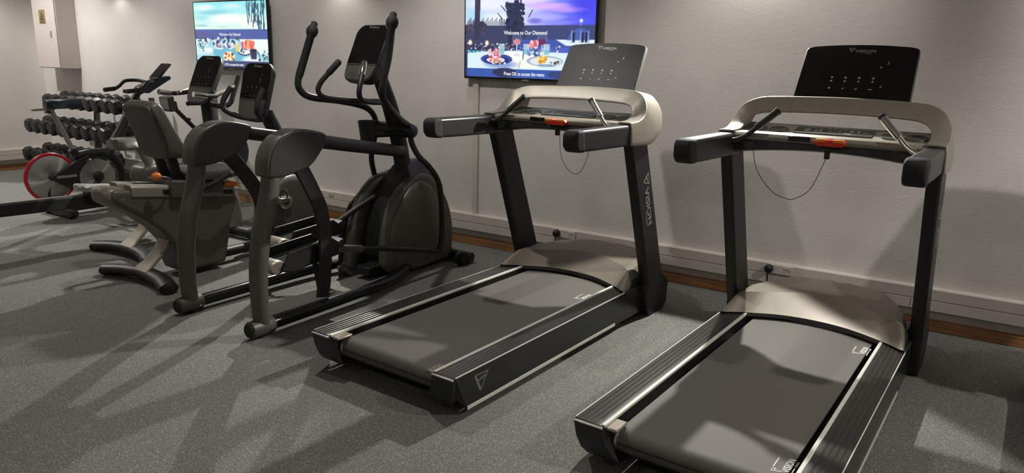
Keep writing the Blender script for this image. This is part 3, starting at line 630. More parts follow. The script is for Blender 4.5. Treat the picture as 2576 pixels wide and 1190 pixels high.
st = [((-.14, 1.10, .012), (0, -1, 0), .20, .07), ((-.14, 1.135, .06), (0, -1, 0), .15, .07), ((-.14, 1.165, .17), (0, -1, .05), .145, .07), ((-.14, 1.19, .30), (0, -1, .2), .15, .07), ((-.14, 1.245, .43), (0, -.9, .45), .155, .07), ((-.14, 1.33, .54), (0, -.7, .7), .15, .07), ((-.13, 1.43, .60), (0, -.4, .9), .14, .07), ((-.10, 1.55, .615), (0, -.1, 1), .12, .07)]
G().ribbon(st).build('left_shroud', 'shroud', T, ang=50)
G().prism([(1.08, .02), (1.10, .30), (1.19, .47), (1.36, .60), (1.6, .62), (1.80, .50), (1.80, .03)], -.215, -.185).build('left_guard', 'black', T, bevel=.01)
G().loft([[(-.13, 1.40, .60), (.15, 1.40, .60), (.155, 1.78, .56), (-.13, 1.78, .56)], [(-.10, 1.44, .665), (.125, 1.44, .665), (.135, 1.74, .625), (-.10, 1.74, .625)], [(-.05, 1.47, .735), (.055, 1.49, .74), (.06, 1.62, .775), (-.05, 1.62, .765)]]).build('mast_cowl', 'hoodblack', T, bevel=.012)
G().tube([(-.34, 1.86, .048), (.34, 1.86, .048)], .04, 16, 0).build('front_stabilizer', 'black_metal', T)
for s in (-1, 1): G().lathe([(.02, -.035), (.048, -.03), (.048, .03), (.02, .035)], (s*.30, 1.80, .05), (1, 0, 0), 22).build('transport_wheel', 'black_rubber', T)
G().box(-.06, .06, 1.1, 1.9, .03, .09).build('base_beam', 'black_metal', T, bevel=.01)
# mast, console
def mastloft(st, hx, n=14):
    rings = []
    for y, z, w in catmull(st, 4): rings.append([(hx*math.cos(t), y+w/2*math.sin(t), z) for t in np.linspace(0, 2*math.pi, n, False)])
    return rings
G().loft(mastloft([(1.525, .66, .125), (1.475, .90, .120), (1.40, 1.12, .112), (1.315, 1.30, .10), (1.25, 1.43, .08)], .052, 18)).build('mast', 'black_metal', T, ang=50)
def console(T, c0, c1, hw, top_bow, split, logo_m, icon_m, thick=.055, lower='charcoal'):
    # rounded console: c0 bottom centre, c1 top centre (y, z)
    d = V((0, c1[0]-c0[0], c1[1]-c0[1])); L = d.length; mx = frame((0, c0[0], c0[1]), (1, 0, 0), d)
    def outline(hw, y0, y1, r0, r1, wide=.0):
        P = []
        for cx, cy, r, a0 in ((-hw+r0, y0+r0, r0, math.pi), (hw-r0, y0+r0, r0, 1.5*math.pi), (hw+wide-r1, y1-r1-top_bow, r1, 0), (-hw-wide+r1, y1-r1-top_bow, r1, .5*math.pi)):
            for k in range(6): a = a0+math.pi/2*k/5; P.append((cx+r*math.cos(a), cy+r*math.sin(a)))
        out = []
        for x, y in P: out.append((x, y+(top_bow*(1-(x/hw)**2) if y > y1-r1-top_bow+.001 else 0)))
        top = [q for q in out if q[1] > L*.9]
        return out
    O = outline(hw, 0, L, hw*.55, hw*.4, .012)
    g = G(); sc_ = lambda k, w: [tuple(mx @ V((x*k, L/2+(y-L/2)*k, w))) for x, y in O]
    g.loft([sc_(.72, -thick), sc_(.93, -thick*.75), sc_(1.0, -thick*.3), sc_(1.0, -.004), sc_(.97, 0)])
    b = g.build('console', 'black', T, ang=40)
    I = [(x*.93, L/2+(y-L/2)*.95) for x, y in O]
    up = [(x, y) for x, y in I if y > split*L]; ys = split*L
    xr = max(x for x, y in I)
    upper = [(xr*.985, ys)]+[q for q in I if q[1] > ys]+[(-xr*.985, ys)]
    g = G(); g.loft([[tuple(mx @ V((x, y, w))) for x, y in upper] for w in (.0, .0025)]); gl = g.build('console_glass', 'glass', b)
    lower_p = [q for q in I if q[1] < ys-.012]; k0 = [q for q in lower_p if q[0] < 0]; k1 = [q for q in lower_p if q[0] >= 0]
    lw = [(-xr*.98, ys-.012)]+lower_p+[(xr*.98, ys-.012)]
    g = G(); g.loft([[tuple(mx @ V((x, y, w))) for x, y in lw] for w in (.0, .003)]); g.build('console_keys', lower, b)
    G().loft([[tuple(mx @ V((x, y, w))) for x, y in ((-xr*.95, ys-.008), (xr*.95, ys-.008), (xr*.95, ys-.003), (-xr*.95, ys-.003))] for w in (.0, .006)]).build('console_ledge', 'cover', b)
    ic = mx @ Matrix.Translation((0, 0, .0035)); g = G()
    def dot(a, b_, r): g.poly([tuple(ic @ V((a+r*math.cos(t_), b_+r*math.sin(t_), 0))) for t_ in np.linspace(0, 2*math.pi, 10, False)])
    for i in range(4):
        dot(-.5*hw+i*.33*hw, ys+.20*L, .0045); dot(-.55*hw+i*.33*hw, ys+.05*L, .0045)
        if i: dot(-.55*hw+i*.30*hw, ys-.11*L, .004)
    dot(.42*hw, ys+.42*L, .004); g.poly([tuple(ic @ V(q)) for q in ((.30*hw, ys+.29*L, 0), (.34*hw, ys+.29*L, 0), (.37*hw, ys+.37*L, 0), (.33*hw, ys+.37*L, 0))]); dot(-.15*hw, ys-.28*L, .005)
    if icon_m: g.build('console_icons', icon_m, b, smooth=False)
    else: g.bm.free()
    g = G(); S = lambda ox, oy, sx, sy: ic @ Matrix.Translation((ox, oy, 0)) @ Matrix.Diagonal((sx, sy, 1, 1))
    emblem(g, S(-.036, L-.040, .018, .017)); word(g, 'VISION', S(-.016, L-.038, .020, .015)); g.build('console_logo', logo_m, b, smooth=False)
    return b
cb = console(T, (1.088, 1.300), (1.276, 1.660), .128, .022, .30, 'dimprint', None, .10, 'steel')
for s in (-1, 1):
    if s > 0: hp = [(.318, 1.085, 1.650), (.338, 1.03, 1.46), (.341, .975, 1.305), (.325, .99, 1.215), (.27, 1.13, 1.125), (.19, 1.30, 1.055), (.162, 1.385, 1.02), (.155, 1.42, .97), (.175, 1.41, .905), (.225, 1.42, .82), (.262, 1.49, .74), (.272, 1.575, .62), (.272, 1.605, .42), (.272, 1.60, .22), (.268, 1.565, .135)]
    else: hp = [(-.320, 1.035, 1.60), (-.336, .985, 1.45), (-.341, .925, 1.305), (-.332, .93, 1.235), (-.30, .99, 1.190), (-.24, 1.17, 1.165), (-.185, 1.34, 1.125), (-.162, 1.41, 1.06), (-.155, 1.42, .97), (-.175, 1.42, .90), (-.235, 1.45, .76), (-.262, 1.51, .60), (-.265, 1.52, .40), (-.262, 1.50, .22)]
    h = G().tube(hp, [.0215]*7+[.019]*(len(hp)-7), 14).build('moving_handle', 'black_metal', T)
    p, q = V(hp[0]), V(hp[2]); d = (p-q).normalized()
    G().lathe([(.023, -.30), (.0245, -.28), (.0245, -.035), (.034, -.02), (.038, .005), (.030, .028), (.021, .036), (.021, .056), (.012, .064)], p, d, 18).build('rubber_grip', 'black_rubber', h, ang=60)
    G().lathe([(.035, -.03), (.043, -.02), (.045, 0), (.040, .022), (.02, .034)], (s*.165, 1.42, .98), (s, 0, 0), 20).build('pivot_knob', 'navy', T, ang=60)
    f_ = G().tube([(s*.120, 1.045, 1.40), (s*.150, .995, 1.338), (s*.172, .955, 1.285), (s*.178, .940, 1.235), (s*.160, .98, 1.195), (s*.115, 1.12, 1.175), (s*.04, 1.33, 1.165)], .0165, 12).build('fixed_grip', 'black_metal', T)
    G().lathe([(.018, -.10), (.0205, -.09), (.0205, .0), (.012, .012)], (s*.112, 1.057, 1.416), (-s*.064, .106, .133), 14).build('grip_sleeve', 'chrome' if s > 0 else 'black_rubber', f_, ang=60)  # left metal sleeve coloured black, its shade put into the material
G().lathe([(.048, -.15), (.048, .15)], (0, 1.43, .98), (1, 0, 0), 20).build('pivot_shaft', 'black_metal', T)
G().loft([[(-.055+r*math.cos(t), 1.235+r*math.sin(t), z) for t in np.linspace(0, 2*math.pi, 24, False)] for r, z in ((.044, .905), (.060, 1.045), (.055, 1.045), (.040, .915))]).build('cup_holder', 'black', T, ang=60)
G().tube([(-.05, 1.27, .95), (0, 1.42, .95)], .02, 10, 0).build('cup_bracket', 'black', T)

# ------------------------------------------------------------------ exercise bikes
def stabilizer(T, y, hw, name, bow=.070):
    g = G().tube([(-hw, y-bow, .036), (-hw*.55, y-bow*.28, .050), (0, y, .056), (hw*.55, y-bow*.28, .050), (hw, y-bow, .036)], .058, 18, 8, True, .62)
    o = g.build(name, 'black_metal', T, ang=50)
    for s in (-1, 1): G().lathe([(.028, -.012), (.034, .006), (.026, .016)], (s*hw, y-bow, .036), (s*.88, -.47, 0), 16).build('end_cap', 'black_rubber', o)
    return o
def bikefoot(T, y, hw):
    o = G().tube([(-hw, y, .045), (hw, y, .045)], .033, 14, 0).build('front_stabilizer', 'black_metal', T)
    for s in (-1, 1): G().lathe([(.018, -.025), (.043, -.02), (.043, .02), (.018, .025)], (s*(hw+.0), y+.02, .045), (1, 0, 0), 20).build('transport_wheel', 'black_rubber', o)
def leg(T, y0, y1, z1, m='legtaupe'):
    st = [((0, y0-.055, .075), (1, 0, 0), .150, .018), ((0, y0+.02, .125), (1, 0, 0), .125, .026), ((0, y0+.10, .20), (1, 0, 0), .115, .032), ((0, (y0+y1)/2+.07, z1*.75), (1, 0, 0), .12, .04), ((0, y1, z1), (1, 0, 0), .15, .05)]
    return G().ribbon(st).build('rear_leg', m, T, ang=45)
# recumbent bike
OY = 2.48
T = thing('recumbent_bike', 'recumbent exercise bike with padded backrest and orange lever behind the elliptical', 'exercise bike', (-4.46, OY, 0))
Y = lambda P: [(y-OY, z) for y, z in P]
stabilizer(T, 2.530-OY, .36, 'rear_stabilizer'); leg(T, 2.545-OY, 2.70-OY, .40)
bd = [(2.31, .640), (2.30, .575), (2.35, .530), (2.47, .450), (2.60, .340), (2.675, .24), (2.70, .12), (2.72, .035), (3.05, .035), (3.085, .18), (3.12, .34), (3.175, .46), (3.16, .545)]
G().prism(Y(bd), -.115, .115).build('body_shell', 'cover', T, bevel=.026, seg=4)
tail = [(2.262, .045, .575, .632), (2.275, .075, .552, .650), (2.31, .105, .532, .660), (2.36, .120, .500, .656), (2.42, .120, .462, .648)]
g = G(); g.loft([[(w*x, y-OY, (z0+z1)/2+(z1-z0)/2*zz) for x, zz in ((-1, -.5), (-.7, -.95), (.7, -.95), (1, -.5), (1, .55), (.7, .95), (-.7, .95), (-1, .55))] for y, w, z0, z1 in tail]).build('tail_cap', 'bronze', T, ang=50, sub=1)
sl = lambda y: .648-(y-2.36)*.128
for s in (-1, 1):
    r_ = G().loft([[(s*x, y-OY, sl(y)+dz) for x, dz in ((.122, -.055), (.122, .0), (.112, .014), (.048, .014), (.040, .0), (.040, -.055))] for y in (2.42, 3.15)]).build('seat_rail', 'silver', T, bevel=.003)
    G().loft([[(s*x, y-OY, sl(y)+dz) for x, dz in ((.121, -.040), (.121, -.010), (.1245, -.010), (.1245, -.040))] for y in (2.62, 3.13)]).build('rail_slot', 'black', r_)
    G().loft([[(s*x, y-OY, sl(y)+dz) for x, dz in ((.050, .012), (.050, .018), (.110, .018), (.110, .012))] for y in (2.42, 3.14)]).build('rail_top', 'trim', r_)
G().prism(Y([(2.66, .545), (2.67, .660), (3.04, .612), (3.04, .50)]), -.135, .150).build('seat_carriage', 'charcoal', T, bevel=.012)
l_ = G().tube([(.10, 2.72-OY, .655), (.185, 2.62-OY, .690), (.20, 2.555-OY, .705)], .0055, 8).build('adjust_lever', 'chrome', T)
G().lathe([(.004, -.03), (.018, -.024), (.026, -.008), (.027, .004), (.020, .02), (.004, .026)], (.202, 2.54-OY, .708), (.2, -1, .1), 16).build('lever_knob', 'orange', l_, ang=80)
G().prism(Y([(3.06, .570), (3.07, .600), (3.17, .588), (3.18, .555)]), .04, .126).build('rail_stop', 'orange', T, bevel=.006)
def rounded(P, n=3): return catmull(P+P[:1], n)[:-1]
G().loft(pad(rounded(Y([(2.80, .645), (2.79, .690), (2.84, .708), (3.02, .700), (3.20, .702), (3.23, .675), (3.20, .640), (3.0, .628)])), .19)).build('seat_cushion', 'seatpad', T, ang=60, sub=1)
bk = [(2.668, .795), (2.645, .90), (2.605, 1.02), (2.565, 1.115), (2.585, 1.150), (2.635, 1.148), (2.700, 1.02), (2.765, .90), (2.800, .82), (2.775, .785)]
b_ = G().loft(pad(rounded(Y(bk)), .168)).build('backrest', 'seatpad', T, ang=60, sub=1)
bs = [(2.655, .80), (2.625, .92), (2.585, 1.04), (2.552, 1.115), (2.568, 1.138), (2.60, 1.12), (2.64, 1.0), (2.68, .90), (2.70, .81), (2.68, .785)]
G().loft(pad(rounded(Y(bs)), .152)).build('back_shell', 'charcoal', b_, ang=60, sub=1)
for s in (-1, 1): G().prism(Y([(2.735, .62), (2.80, .61), (2.745, .86), (2.690, .86)]), s*.068-.021, s*.068+.021).build('back_strut', 'black_metal', T, bevel=.006)
for s in (-1, 1):
    h = G().tube([(s*.11, 2.78-OY, .575), (s*.22, 2.80-OY, .590), (s*.265, 2.88-OY, .625), (s*.265, 3.02-OY, .680)], .0165, 12).build('side_grip', 'black_rubber', T)
    G().tube([(s*.265, 3.015-OY, .678), (s*.265, 3.12-OY, .718)], .0195, 14, 0).build('pulse_sensor', 'chrome', h)
G().tube([(0, 2.98-OY, .075), (0, 3.55-OY, .075)], .036, 14, 0).build('main_frame', 'black_metal', T)
fc = [(3.47, .07), (3.455, .20), (3.46, .36), (3.51, .50), (3.60, .572), (3.72, .572), (3.85, .50), (3.95, .34), (3.98, .18), (3.95, .07), (3.8, .045), (3.6, .045)]
c_ = G().loft(pad(rounded(Y(fc)), .12)).build('drive_cover', 'charcoal', T, ang=60)
bikefoot(T, 3.82-OY, .27)
for s in (-1, 1):
    cy, cz = 3.585-OY, .385; a = (-.115, .045) if s > 0 else (.115, -.045)
    k = G().lathe([(.052, 0), (.056, .006), (.050, .012), (.03, .014), (.022, .03)], (s*.118, cy, cz), (s, 0, 0), 26).build('crank', 'steel', T, ang=40)
    G().prism([(cy-.012, cz-.018), (cy+.012, cz+.018), (cy+a[0]+.010, cz+a[1]+.014), (cy+a[0]-.010, cz+a[1]-.014)], s*.140, s*.158).build('crank_arm', 'black_metal', k, bevel=.004)
    p = G().box(s*.165-.0, s*.165+s*.09, cy+a[0]-.045, cy+a[0]+.045, cz+a[1]-.016, cz+a[1]+.016).build('pedal', 'steel', T, bevel=.006)
    G().tube([(s*.17, cy+a[0]+.02, cz+a[1]+.016), (s*.19, cy+a[0]+.03, cz+a[1]+.06), (s*.23, cy+a[0]+.03, cz+a[1]+.06), (s*.25, cy+a[0]+.02, cz+a[1]+.016)], .006, 8).build('pedal_strap', 'black_rubber', p)
G().loft(mastloft([(3.83-OY, .50, .15), (3.72-OY, .72, .135), (3.60-OY, .93, .125), (3.53-OY, 1.06, .12)], .048, 18)).build('mast', 'black_metal', T, ang=50)
console(T, (3.395-OY, .995), (3.505-OY, 1.398), .147, .016, .36, 'greyprint', 'dimprint', .06)
h = [(-.176, 3.388-OY, 1.215), (-.182, 3.350-OY, 1.165), (-.190, 3.325-OY, 1.115), (-.182, 3.325-OY, 1.06), (-.13, 3.39-OY, 1.015), (-.05, 3.45-OY, .995)]
G().tube(h+[(-a, b, c) for a, b, c in h[::-1]], .0195, 14).build('handlebar', 'black_rubber', T)
# upright bike
OY = 2.72
T = thing('upright_bike', 'upright exercise bike with wide grip bars behind the recumbent bike', 'exercise bike', (-5.13, OY, 0))
stabilizer(T, 2.815-OY, .355, 'rear_stabilizer'); leg(T, 2.83-OY, 2.99-OY, .42)
G().prism(Y([(2.95, .16), (2.95, .30), (2.93, .46), (2.90, .58), (2.92, .645), (3.0, .66), (3.08, .63), (3.16, .56), (3.30, .56), (3.50, .60), (3.62, .50), (3.71, .30), (3.725, .14), (3.66, .06), (3.2, .06)]), -.095, .095).build('body_shell', 'cover', T, bevel=.03, seg=4)
G().tube([(.02, 3.03-OY, .62), (.02, 2.94-OY, .79)], .036, 14, 0).build('seat_post', 'paintgrey', T)
G().loft([[(x*w, y-OY, z) for x, z in ((-1, .795), (-.9, .832), (-.45, .855), (0, .845), (.45, .855), (.9, .832), (1, .795), (.5, .775), (-.5, .775))] for y, w in ((2.765, .100), (2.785, .128), (2.85, .138), (2.91, .112), (2.98, .07), (3.04, .045), (3.06, .03))]).build('seat', 'seatpad', T, ang=60)
bikefoot(T, 3.64-OY, .27)
for s in (-1, 1):
    cy, cz = 3.36-OY, .33; a = (-.06, -.14) if s > 0 else (.06, .14)
    k = G().lathe([(.07, 0), (.074, .006), (.03, .014), (.022, .03)], (s*.095, cy, cz), (s, 0, 0), 26).build('crank', 'steel', T, ang=40)
    G().prism([(cy-.016, cz), (cy+.016, cz), (cy+a[0]+.012, cz+a[1]), (cy+a[0]-.012, cz+a[1])], s*.120, s*.136).build('crank_arm', 'black_metal', k, bevel=.004)
    G().box(s*.14, s*.23, cy+a[0]-.045, cy+a[0]+.045, cz+a[1]-.014, cz+a[1]+.014).build('pedal', 'black', T, bevel=.006)
G().loft(mastloft([(3.56-OY, .52, .14), (3.555-OY, .75, .125), (3.545-OY, .93, .12), (3.53-OY, 1.12, .115)], .05, 18)).build('mast', 'black_metal', T, ang=50)
console(T, (3.425-OY, 1.078), (3.590-OY, 1.440), .140, .018, .34, 'greyprint', 'dimprint', .06)
for s in (-1, 1):
    h = G().tube([(s*.03, 3.53-OY, 1.17), (s*.13, 3.50-OY, 1.16), (s*.220, 3.46-OY, 1.145), (s*.232, 3.38-OY, 1.142), (s*.218, 3.28-OY, 1.155)], .0165, 12).build('grip_bar', 'black_rubber', T)
    G().tube([(s*.230, 3.37-OY, 1.143), (s*.217, 3.27-OY, 1.157)], .021, 14, 0).build('pulse_sensor', 'chrome', h)
    G().tube([(s*.225, 3.445-OY, 1.146), (s*.232, 3.53-OY, 1.175), (s*.234, 3.605-OY, 1.21)], .0175, 12).build('grip_extension', 'silver', h)
    G().tube([(s*.03, 3.53-OY, 1.075), (s*.15, 3.48-OY, 1.068), (s*.215, 3.51-OY, 1.062), (s*.232, 3.565-OY, 1.085), (s*.235, 3.60-OY, 1.16), (s*.235, 3.655-OY, 1.285)], .0185, 12).build('bullhorn', 'black_rubber', T)

# ------------------------------------------------------------------ rowing machine
OY = 2.90
T = thing('rowing_machine', 'rowing machine with long low black rail and pale grey seat, beside the red-rimmed bike', 'rowing machine', (-5.85, OY, 0))
G().prism(Y([(1.62, .30), (1.62, .388), (3.75, .330), (3.75, .235)]), -.03, .03).build('monorail', 'black_metal', T, bevel=.006)
G().prism(Y([(1.64, .387), (1.64, .396), (3.70, .340), (3.70, .330)]), -.022, .022).build('rail_track', 'steel', T)
G().loft([[(x*w, y-OY, z+dz) for x, z in ((-1, .0), (-1, .032), (-.55, .040), (0, .026), (.55, .040), (1, .032), (1, .0))] for y, w, dz in ((2.86, .10, .392), (2.89, .135, .398), (2.98, .145, .382), (3.06, .135, .376), (3.11, .09, .372))]).build('seat', 'paintgrey', T, ang=50)
G().box(-.05, .05, .0, .18, .335, .385).build('seat_carriage', 'black', T, bevel=.006)
G().prism(Y([(1.68, 0), (1.66, .31), (1.72, .31), (1.74, 0)]), -.03, .03).build('rear_leg', 'black_metal', T, bevel=.005)
G().tube([(-.22, 1.71-OY, .022), (.22, 1.71-OY, .022)], .022, 12, 0).build('rear_foot', 'black_metal', T)
G().loft(pad(rounded(Y([(4.13+.235*math.cos(a), .58+.235*math.sin(a)) for a in np.linspace(0, 2*math.pi, 20, False)]), 1), .11)).build('flywheel_cage', 'black', T, ang=50)
for s in (-1, 1):
    G().prism(Y([(3.70, .36), (3.78, .38), (4.12, .04), (4.04, .0)]), s*.13-.016, s*.13+.016).build('front_leg', 'black_metal', T, bevel=.006)
    G().prism(Y([(3.42, .29), (3.40, .31), (3.55, .55), (3.58, .54)]), s*.12-.055, s*.12+.055).build('footplate', 'black', T, bevel=.006)
G().prism(Y([(3.78, .30), (3.84, .72), (3.97, .74), (4.04, .62), (4.0, .40), (3.9, .30)]), -.055, .055).build('front_body', 'black', T, bevel=.02, seg=3)
a_ = G().tube([(.0, 3.98-OY, .70), (.0, 3.93-OY, .76), (.0, 3.71-OY, .985)], .018, 12, 0).build('monitor_arm', 'black_metal', T)
G().tube([(-.02, 3.80-OY, .895), (.06, 3.80-OY, .895)], .012, 10, 0).build('arm_knob', 'black', a_)
m_ = G().prism(Y([(3.63, .965), (3.615, 1.085), (3.66, 1.095), (3.675, .97)]), -.075, .075).build('monitor', 'black', T, bevel=.006)
G().prism(Y([(3.6275, .985), (3.616, 1.075), (3.6135, 1.075), (3.625, .985)]), -.062, .05).build('monitor_screen', 'paintgrey', m_)
G().prism(Y([(3.67, .985), (3.66, 1.05), (3.70, 1.05), (3.71, .985)]), -.05, .05).build('battery_box', 'black', m_, bevel=.006)
G().tube([(-.24, 3.62-OY, .53), (.24, 3.62-OY, .53)], .016, 12, 0).build('pull_handle', 'black_rubber', T)

# ------------------------------------------------------------------ spin bike
OY = 3.20
T = thing('spin_bike', 'spin bike with red-rimmed polished rear wheel in front of the dumbbell rack', 'exercise bike', (-6.9, OY, 0))
def torus(o, R, r, n=48, k=12): return [[(o[0]+r*math.sin(b), o[1]+(R+r*math.cos(b))*math.cos(a), o[2]+(R+r*math.cos(b))*math.sin(a)) for b in np.linspace(0, 2*math.pi, k, False)] for a in np.linspace(0, 2*math.pi, n+1)]
w_ = G().lathe([(.03, -.02), (.19, -.012), (.196, -.01), (.196, .01), (.19, .012), (.03, .02)], (0, 3.14-OY, .352), (1, 0, 0), 48).build('flywheel', 'disc', T, ang=25)
G().loft(torus((0, 3.14-OY, .352), .203, .0165), caps=False).build('red_rim', 'redpaint', w_)
G().lathe([(.026, -.07), (.026, .06), (.018, .075)], (0, 3.14-OY, .352), (1, 0, 0), 16).build('hub', 'black', w_)
d_ = G().lathe([(.02, -.008), (.158, -.006), (.162, 0), (.158, .006), (.02, .012)], (.055, 3.52-OY, .325), (1, 0, 0), 48).build('drive_disc', 'disc', T, ang=25)
G().lathe([(.045, .0), (.05, .012), (.03, .02), (.02, .05)], (.06, 3.52-OY, .325), (1, 0, 0), 10).build('crank_spider', 'black', d_, ang=20)
for s, a in ((1, (-.05, -.16)), (-1, (.05, .16))):
    k = G().prism([(3.505-OY, .325), (3.535-OY, .325), (3.53-OY+a[0], .325+a[1]), (3.51-OY+a[0], .325+a[1])], s*.085, s*.10).build('crank_arm', 'black_metal', T, bevel=.004)
    G().box(s*.105, s*.19, 3.52-OY+a[0]-.045, 3.52-OY+a[0]+.045, .325+a[1]-.014, .325+a[1]+.014).build('pedal', 'black', T, bevel=.005)
G().prism(Y([(3.13, .365), (3.15, .372), (3.38, .492), (3.46, .520), (3.40, .44), (3.36, .36), (3.37, .25), (3.42, .19), (3.33, .215), (3.22, .28), (3.13, .335)]), .020, .050).build('belt_guard', 'black', T, bevel=.004)
G().prism(Y([(3.14, .376), (3.145, .384), (3.38, .500), (3.46, .528), (3.46, .520), (3.38, .490)]), .046, .055).build('guard_edge', 'rackgrey', T)
G().prism(Y([(3.14, .342), (3.145, .366), (3.335, .366), (3.335, .342)]), .050, .062).build('wheel_stay', 'paintgrey', T, bevel=.003)
G().tube([(0, 3.60-OY, .10), (0, 3.48-OY, .30), (0, 3.40-OY, .48), (0, 3.345-OY, .585)], .036, 14).build('seat_tube', 'black_metal', T)
G().tube([(0, 3.36-OY, .56), (0, 3.205-OY, .945)], .021, 14, 0).build('seat_post', 'paintgrey', T)
G().box(-.02, .02, 3.05-OY, 3.235-OY, .934, .955).build('saddle_slider', 'steel', T, bevel=.004)
G().tube([(-.03, 3.18-OY, .92), (.03, 3.18-OY, .92)], .014, 10, 0).build('clamp_knob', 'black', T)
G().loft([[(x*w, y-OY, z+.985) for x, z in ((-1, -.022), (-.85, .026), (-.3, .042), (.3, .042), (.85, .026), (1, -.022), (.3, -.040), (-.3, -.040))] for y, w in ((3.165, .045), (3.18, .078), (3.23, .088), (3.30, .06), (3.38, .032), (3.45, .022), (3.47, .012))]).build('saddle', 'navy', T, ang=60)  # black saddle tinted navy, so the colour carries its blue reflection
G().tube([(0, 3.345-OY, .52), (0, 3.50-OY, .535), (0, 3.64-OY, .52), (0, 3.73-OY, .44), (0, 3.77-OY, .30), (0, 3.74-OY, .08)], [.036, .04, .046, .046, .036, .034], 14).build('main_frame', 'black_metal', T)
G().tube([(0, 3.64-OY, .50), (0, 3.80-OY, .72), (0, 4.0-OY, 1.06)], [.05, .045, .032], 14).build('front_post', 'black_metal', T)
G().tube([(0, 3.14-OY, .352), (0, 3.10-OY, .2), (0, 3.18-OY, .055)], .018, 10, 0).build('rear_fork', 'black_metal', T)
G().box(-.035, .035, 3.16-OY, 3.74-OY, .03, .085).build('base_beam', 'black_metal', T, bevel=.008)
for y in (3.185, 3.73):
    f_ = G().box(-.25, .25, y-.035-OY, y+.035-OY, .022, .072).build('stabilizer', 'black_metal', T, bevel=.008)
    for s in (-1, 1): G().lathe([(.024, 0), (.026, .012), (.014, .022)], (s*.21, y-OY, 0), (0, 0, 1), 14).build('levelling_foot', 'black_rubber', f_)
G().prism(Y([(3.98, 1.075), (4.0, 1.125), (4.10, 1.165), (4.26, 1.215), (4.33, 1.225), (4.34, 1.195), (4.22, 1.13), (4.10, 1.06)]), -.045, .045).build('stem_block', 'navy', T, bevel=.012, seg=3)
for s in (-1, 1):
    h = G().tube([(s*.045, 4.12-OY, 1.165), (s*.13, 4.08-OY, 1.180), (s*.19, 4.0-OY, 1.172), (s*.20, 3.945-OY, 1.125), (s*.195, 3.89-OY, 1.100), (s*.19, 3.80-OY, 1.092)], .0165, 12).build('handlebar', 'black_metal', T)
    G().tube([(s*.1955, 3.895-OY, 1.101), (s*.19, 3.79-OY, 1.091)], .0205, 12, 0).build('bar_grip', 'black_rubber', h)
    G().tube([(s*.04, 4.05-OY, 1.10), (s*.10, 3.98-OY, 1.075), (s*.11, 3.93-OY, 1.08)], .018, 10).build('aero_grip', 'black_rubber', T)
t_ = G().prism(Y([(4.17, 1.20), (4.32, 1.345), (4.335, 1.335), (4.19, 1.185)]), -.075, .075).build('tablet_holder', 'black', T, bevel=.006)
G().prism(Y([(4.18, 1.212), (4.313, 1.340), (4.311, 1.342), (4.178, 1.214)]), -.067, .067).build('tablet_screen', 'glass', t_)

# ------------------------------------------------------------------ dumbbell rack
OX, OY = -8.45, 4.26
T = thing('dumbbell_rack', 'three-tier grey-green dumbbell rack against the back wall near the corner', 'dumbbell rack', (OX, OY, 0))
for x in (-.10, .98):
    G().ribbon([((x, -.02, .06), (0, 1, 0), .07, .022), ((x, .10, .12), (0, .7, -.7), .075, .022), ((x, .17, .30), (0, 1, 0), .08, .022), ((x, .19, .62), (0, 1, 0), .07, .022), ((x, .22, .98), (0, 1, 0), .06, .022)]).build('rack_post', 'rackgrey', T, ang=50)
    G().box(x-.03, x+.03, -.30, .20, .0, .06).build('rack_foot', 'rackgrey', T, bevel=.008)
TIERS = [(.895, -8.98, 9, .176, 'top'), (.585, -9.46, 10, .182, 'middle'), (.245, -9.56, 9, .182, 'bottom')]
for z, x0, n, sp, nm in TIERS:
    for dy, dz in ((-.075, -.062), (.075, -.040)):
        G().box(x0-OX-.10, x0-OX+sp*(n-1)+.10, dy-.018, dy+.018, z+dz-.012, z+dz).build('shelf_rail', 'black_metal', T, bevel=.004)
    for x in (-.10, .98): G().box(x-.02, x+.02, -.09, .20, z-.078, z-.060).build('shelf_bracket', 'rackgrey', T)
def dumbbell(label, loc, k, group):
    o = thing('dumbbell', label, 'dumbbell', loc, 0, group); o.rotation_euler = (rad(8), 0, rad(0)); return o
o0 = dumbbell('', (0, 0, -5), 1, '')
G().lathe([(.014, -.09), (.017, -.04), (.018, 0), (.017, .04), (.014, .09)], (0, 0, 0), (0, 1, 0), 14).build('handle', 'chrome', o0, ang=60)
for s in (-1, 1):
    hd = G().lathe([(.030, .058), (.070, .064), (.080, .078), (.080, .128), (.070, .144), (.040, .148)], (0, 0, 0), (0, s, 0), 8).build('head', 'iron', o0, ang=25)
    G().lathe([(.046, .1455), (.046, .150), (.034, .1505)], (0, 0, 0), (0, s, 0), 20).build('end_plate', 'black', hd)
proto = [(c, list(c.children)) for c in o0.children]
WORDS = ['first', 'second', 'third', 'fourth', 'fifth', 'sixth', 'seventh', 'eighth', 'ninth', 'tenth']
def put_dumbbell(label, loc, k, group):
    r = o0.copy(); COL.objects.link(r); r['label'] = label; r['group'] = group; r.location = loc; r.scale = (k, k, k)
    for c, kids in proto:
        q = c.copy(); COL.objects.link(q); q.parent = r
        for e in kids: w = e.copy(); COL.objects.link(w); w.parent = q
for z, x0, n, sp, nm in TIERS:
    for i in range(n):
        put_dumbbell('%s black dumbbell from the left on the %s tier of the rack' % (WORDS[i], nm), (x0+sp*i, OY+random.uniform(-.01, .01), z+.012), {'top': .92, 'middle': 1.0, 'bottom': 1.08}[nm]*(1+.012*i), 'dumbbells on the %s tier' % nm)
for c, kids in proto:
    for e in kids: bpy.data.objects.remove(e)
    bpy.data.objects.remove(c)
bpy.data.objects.remove(o0)

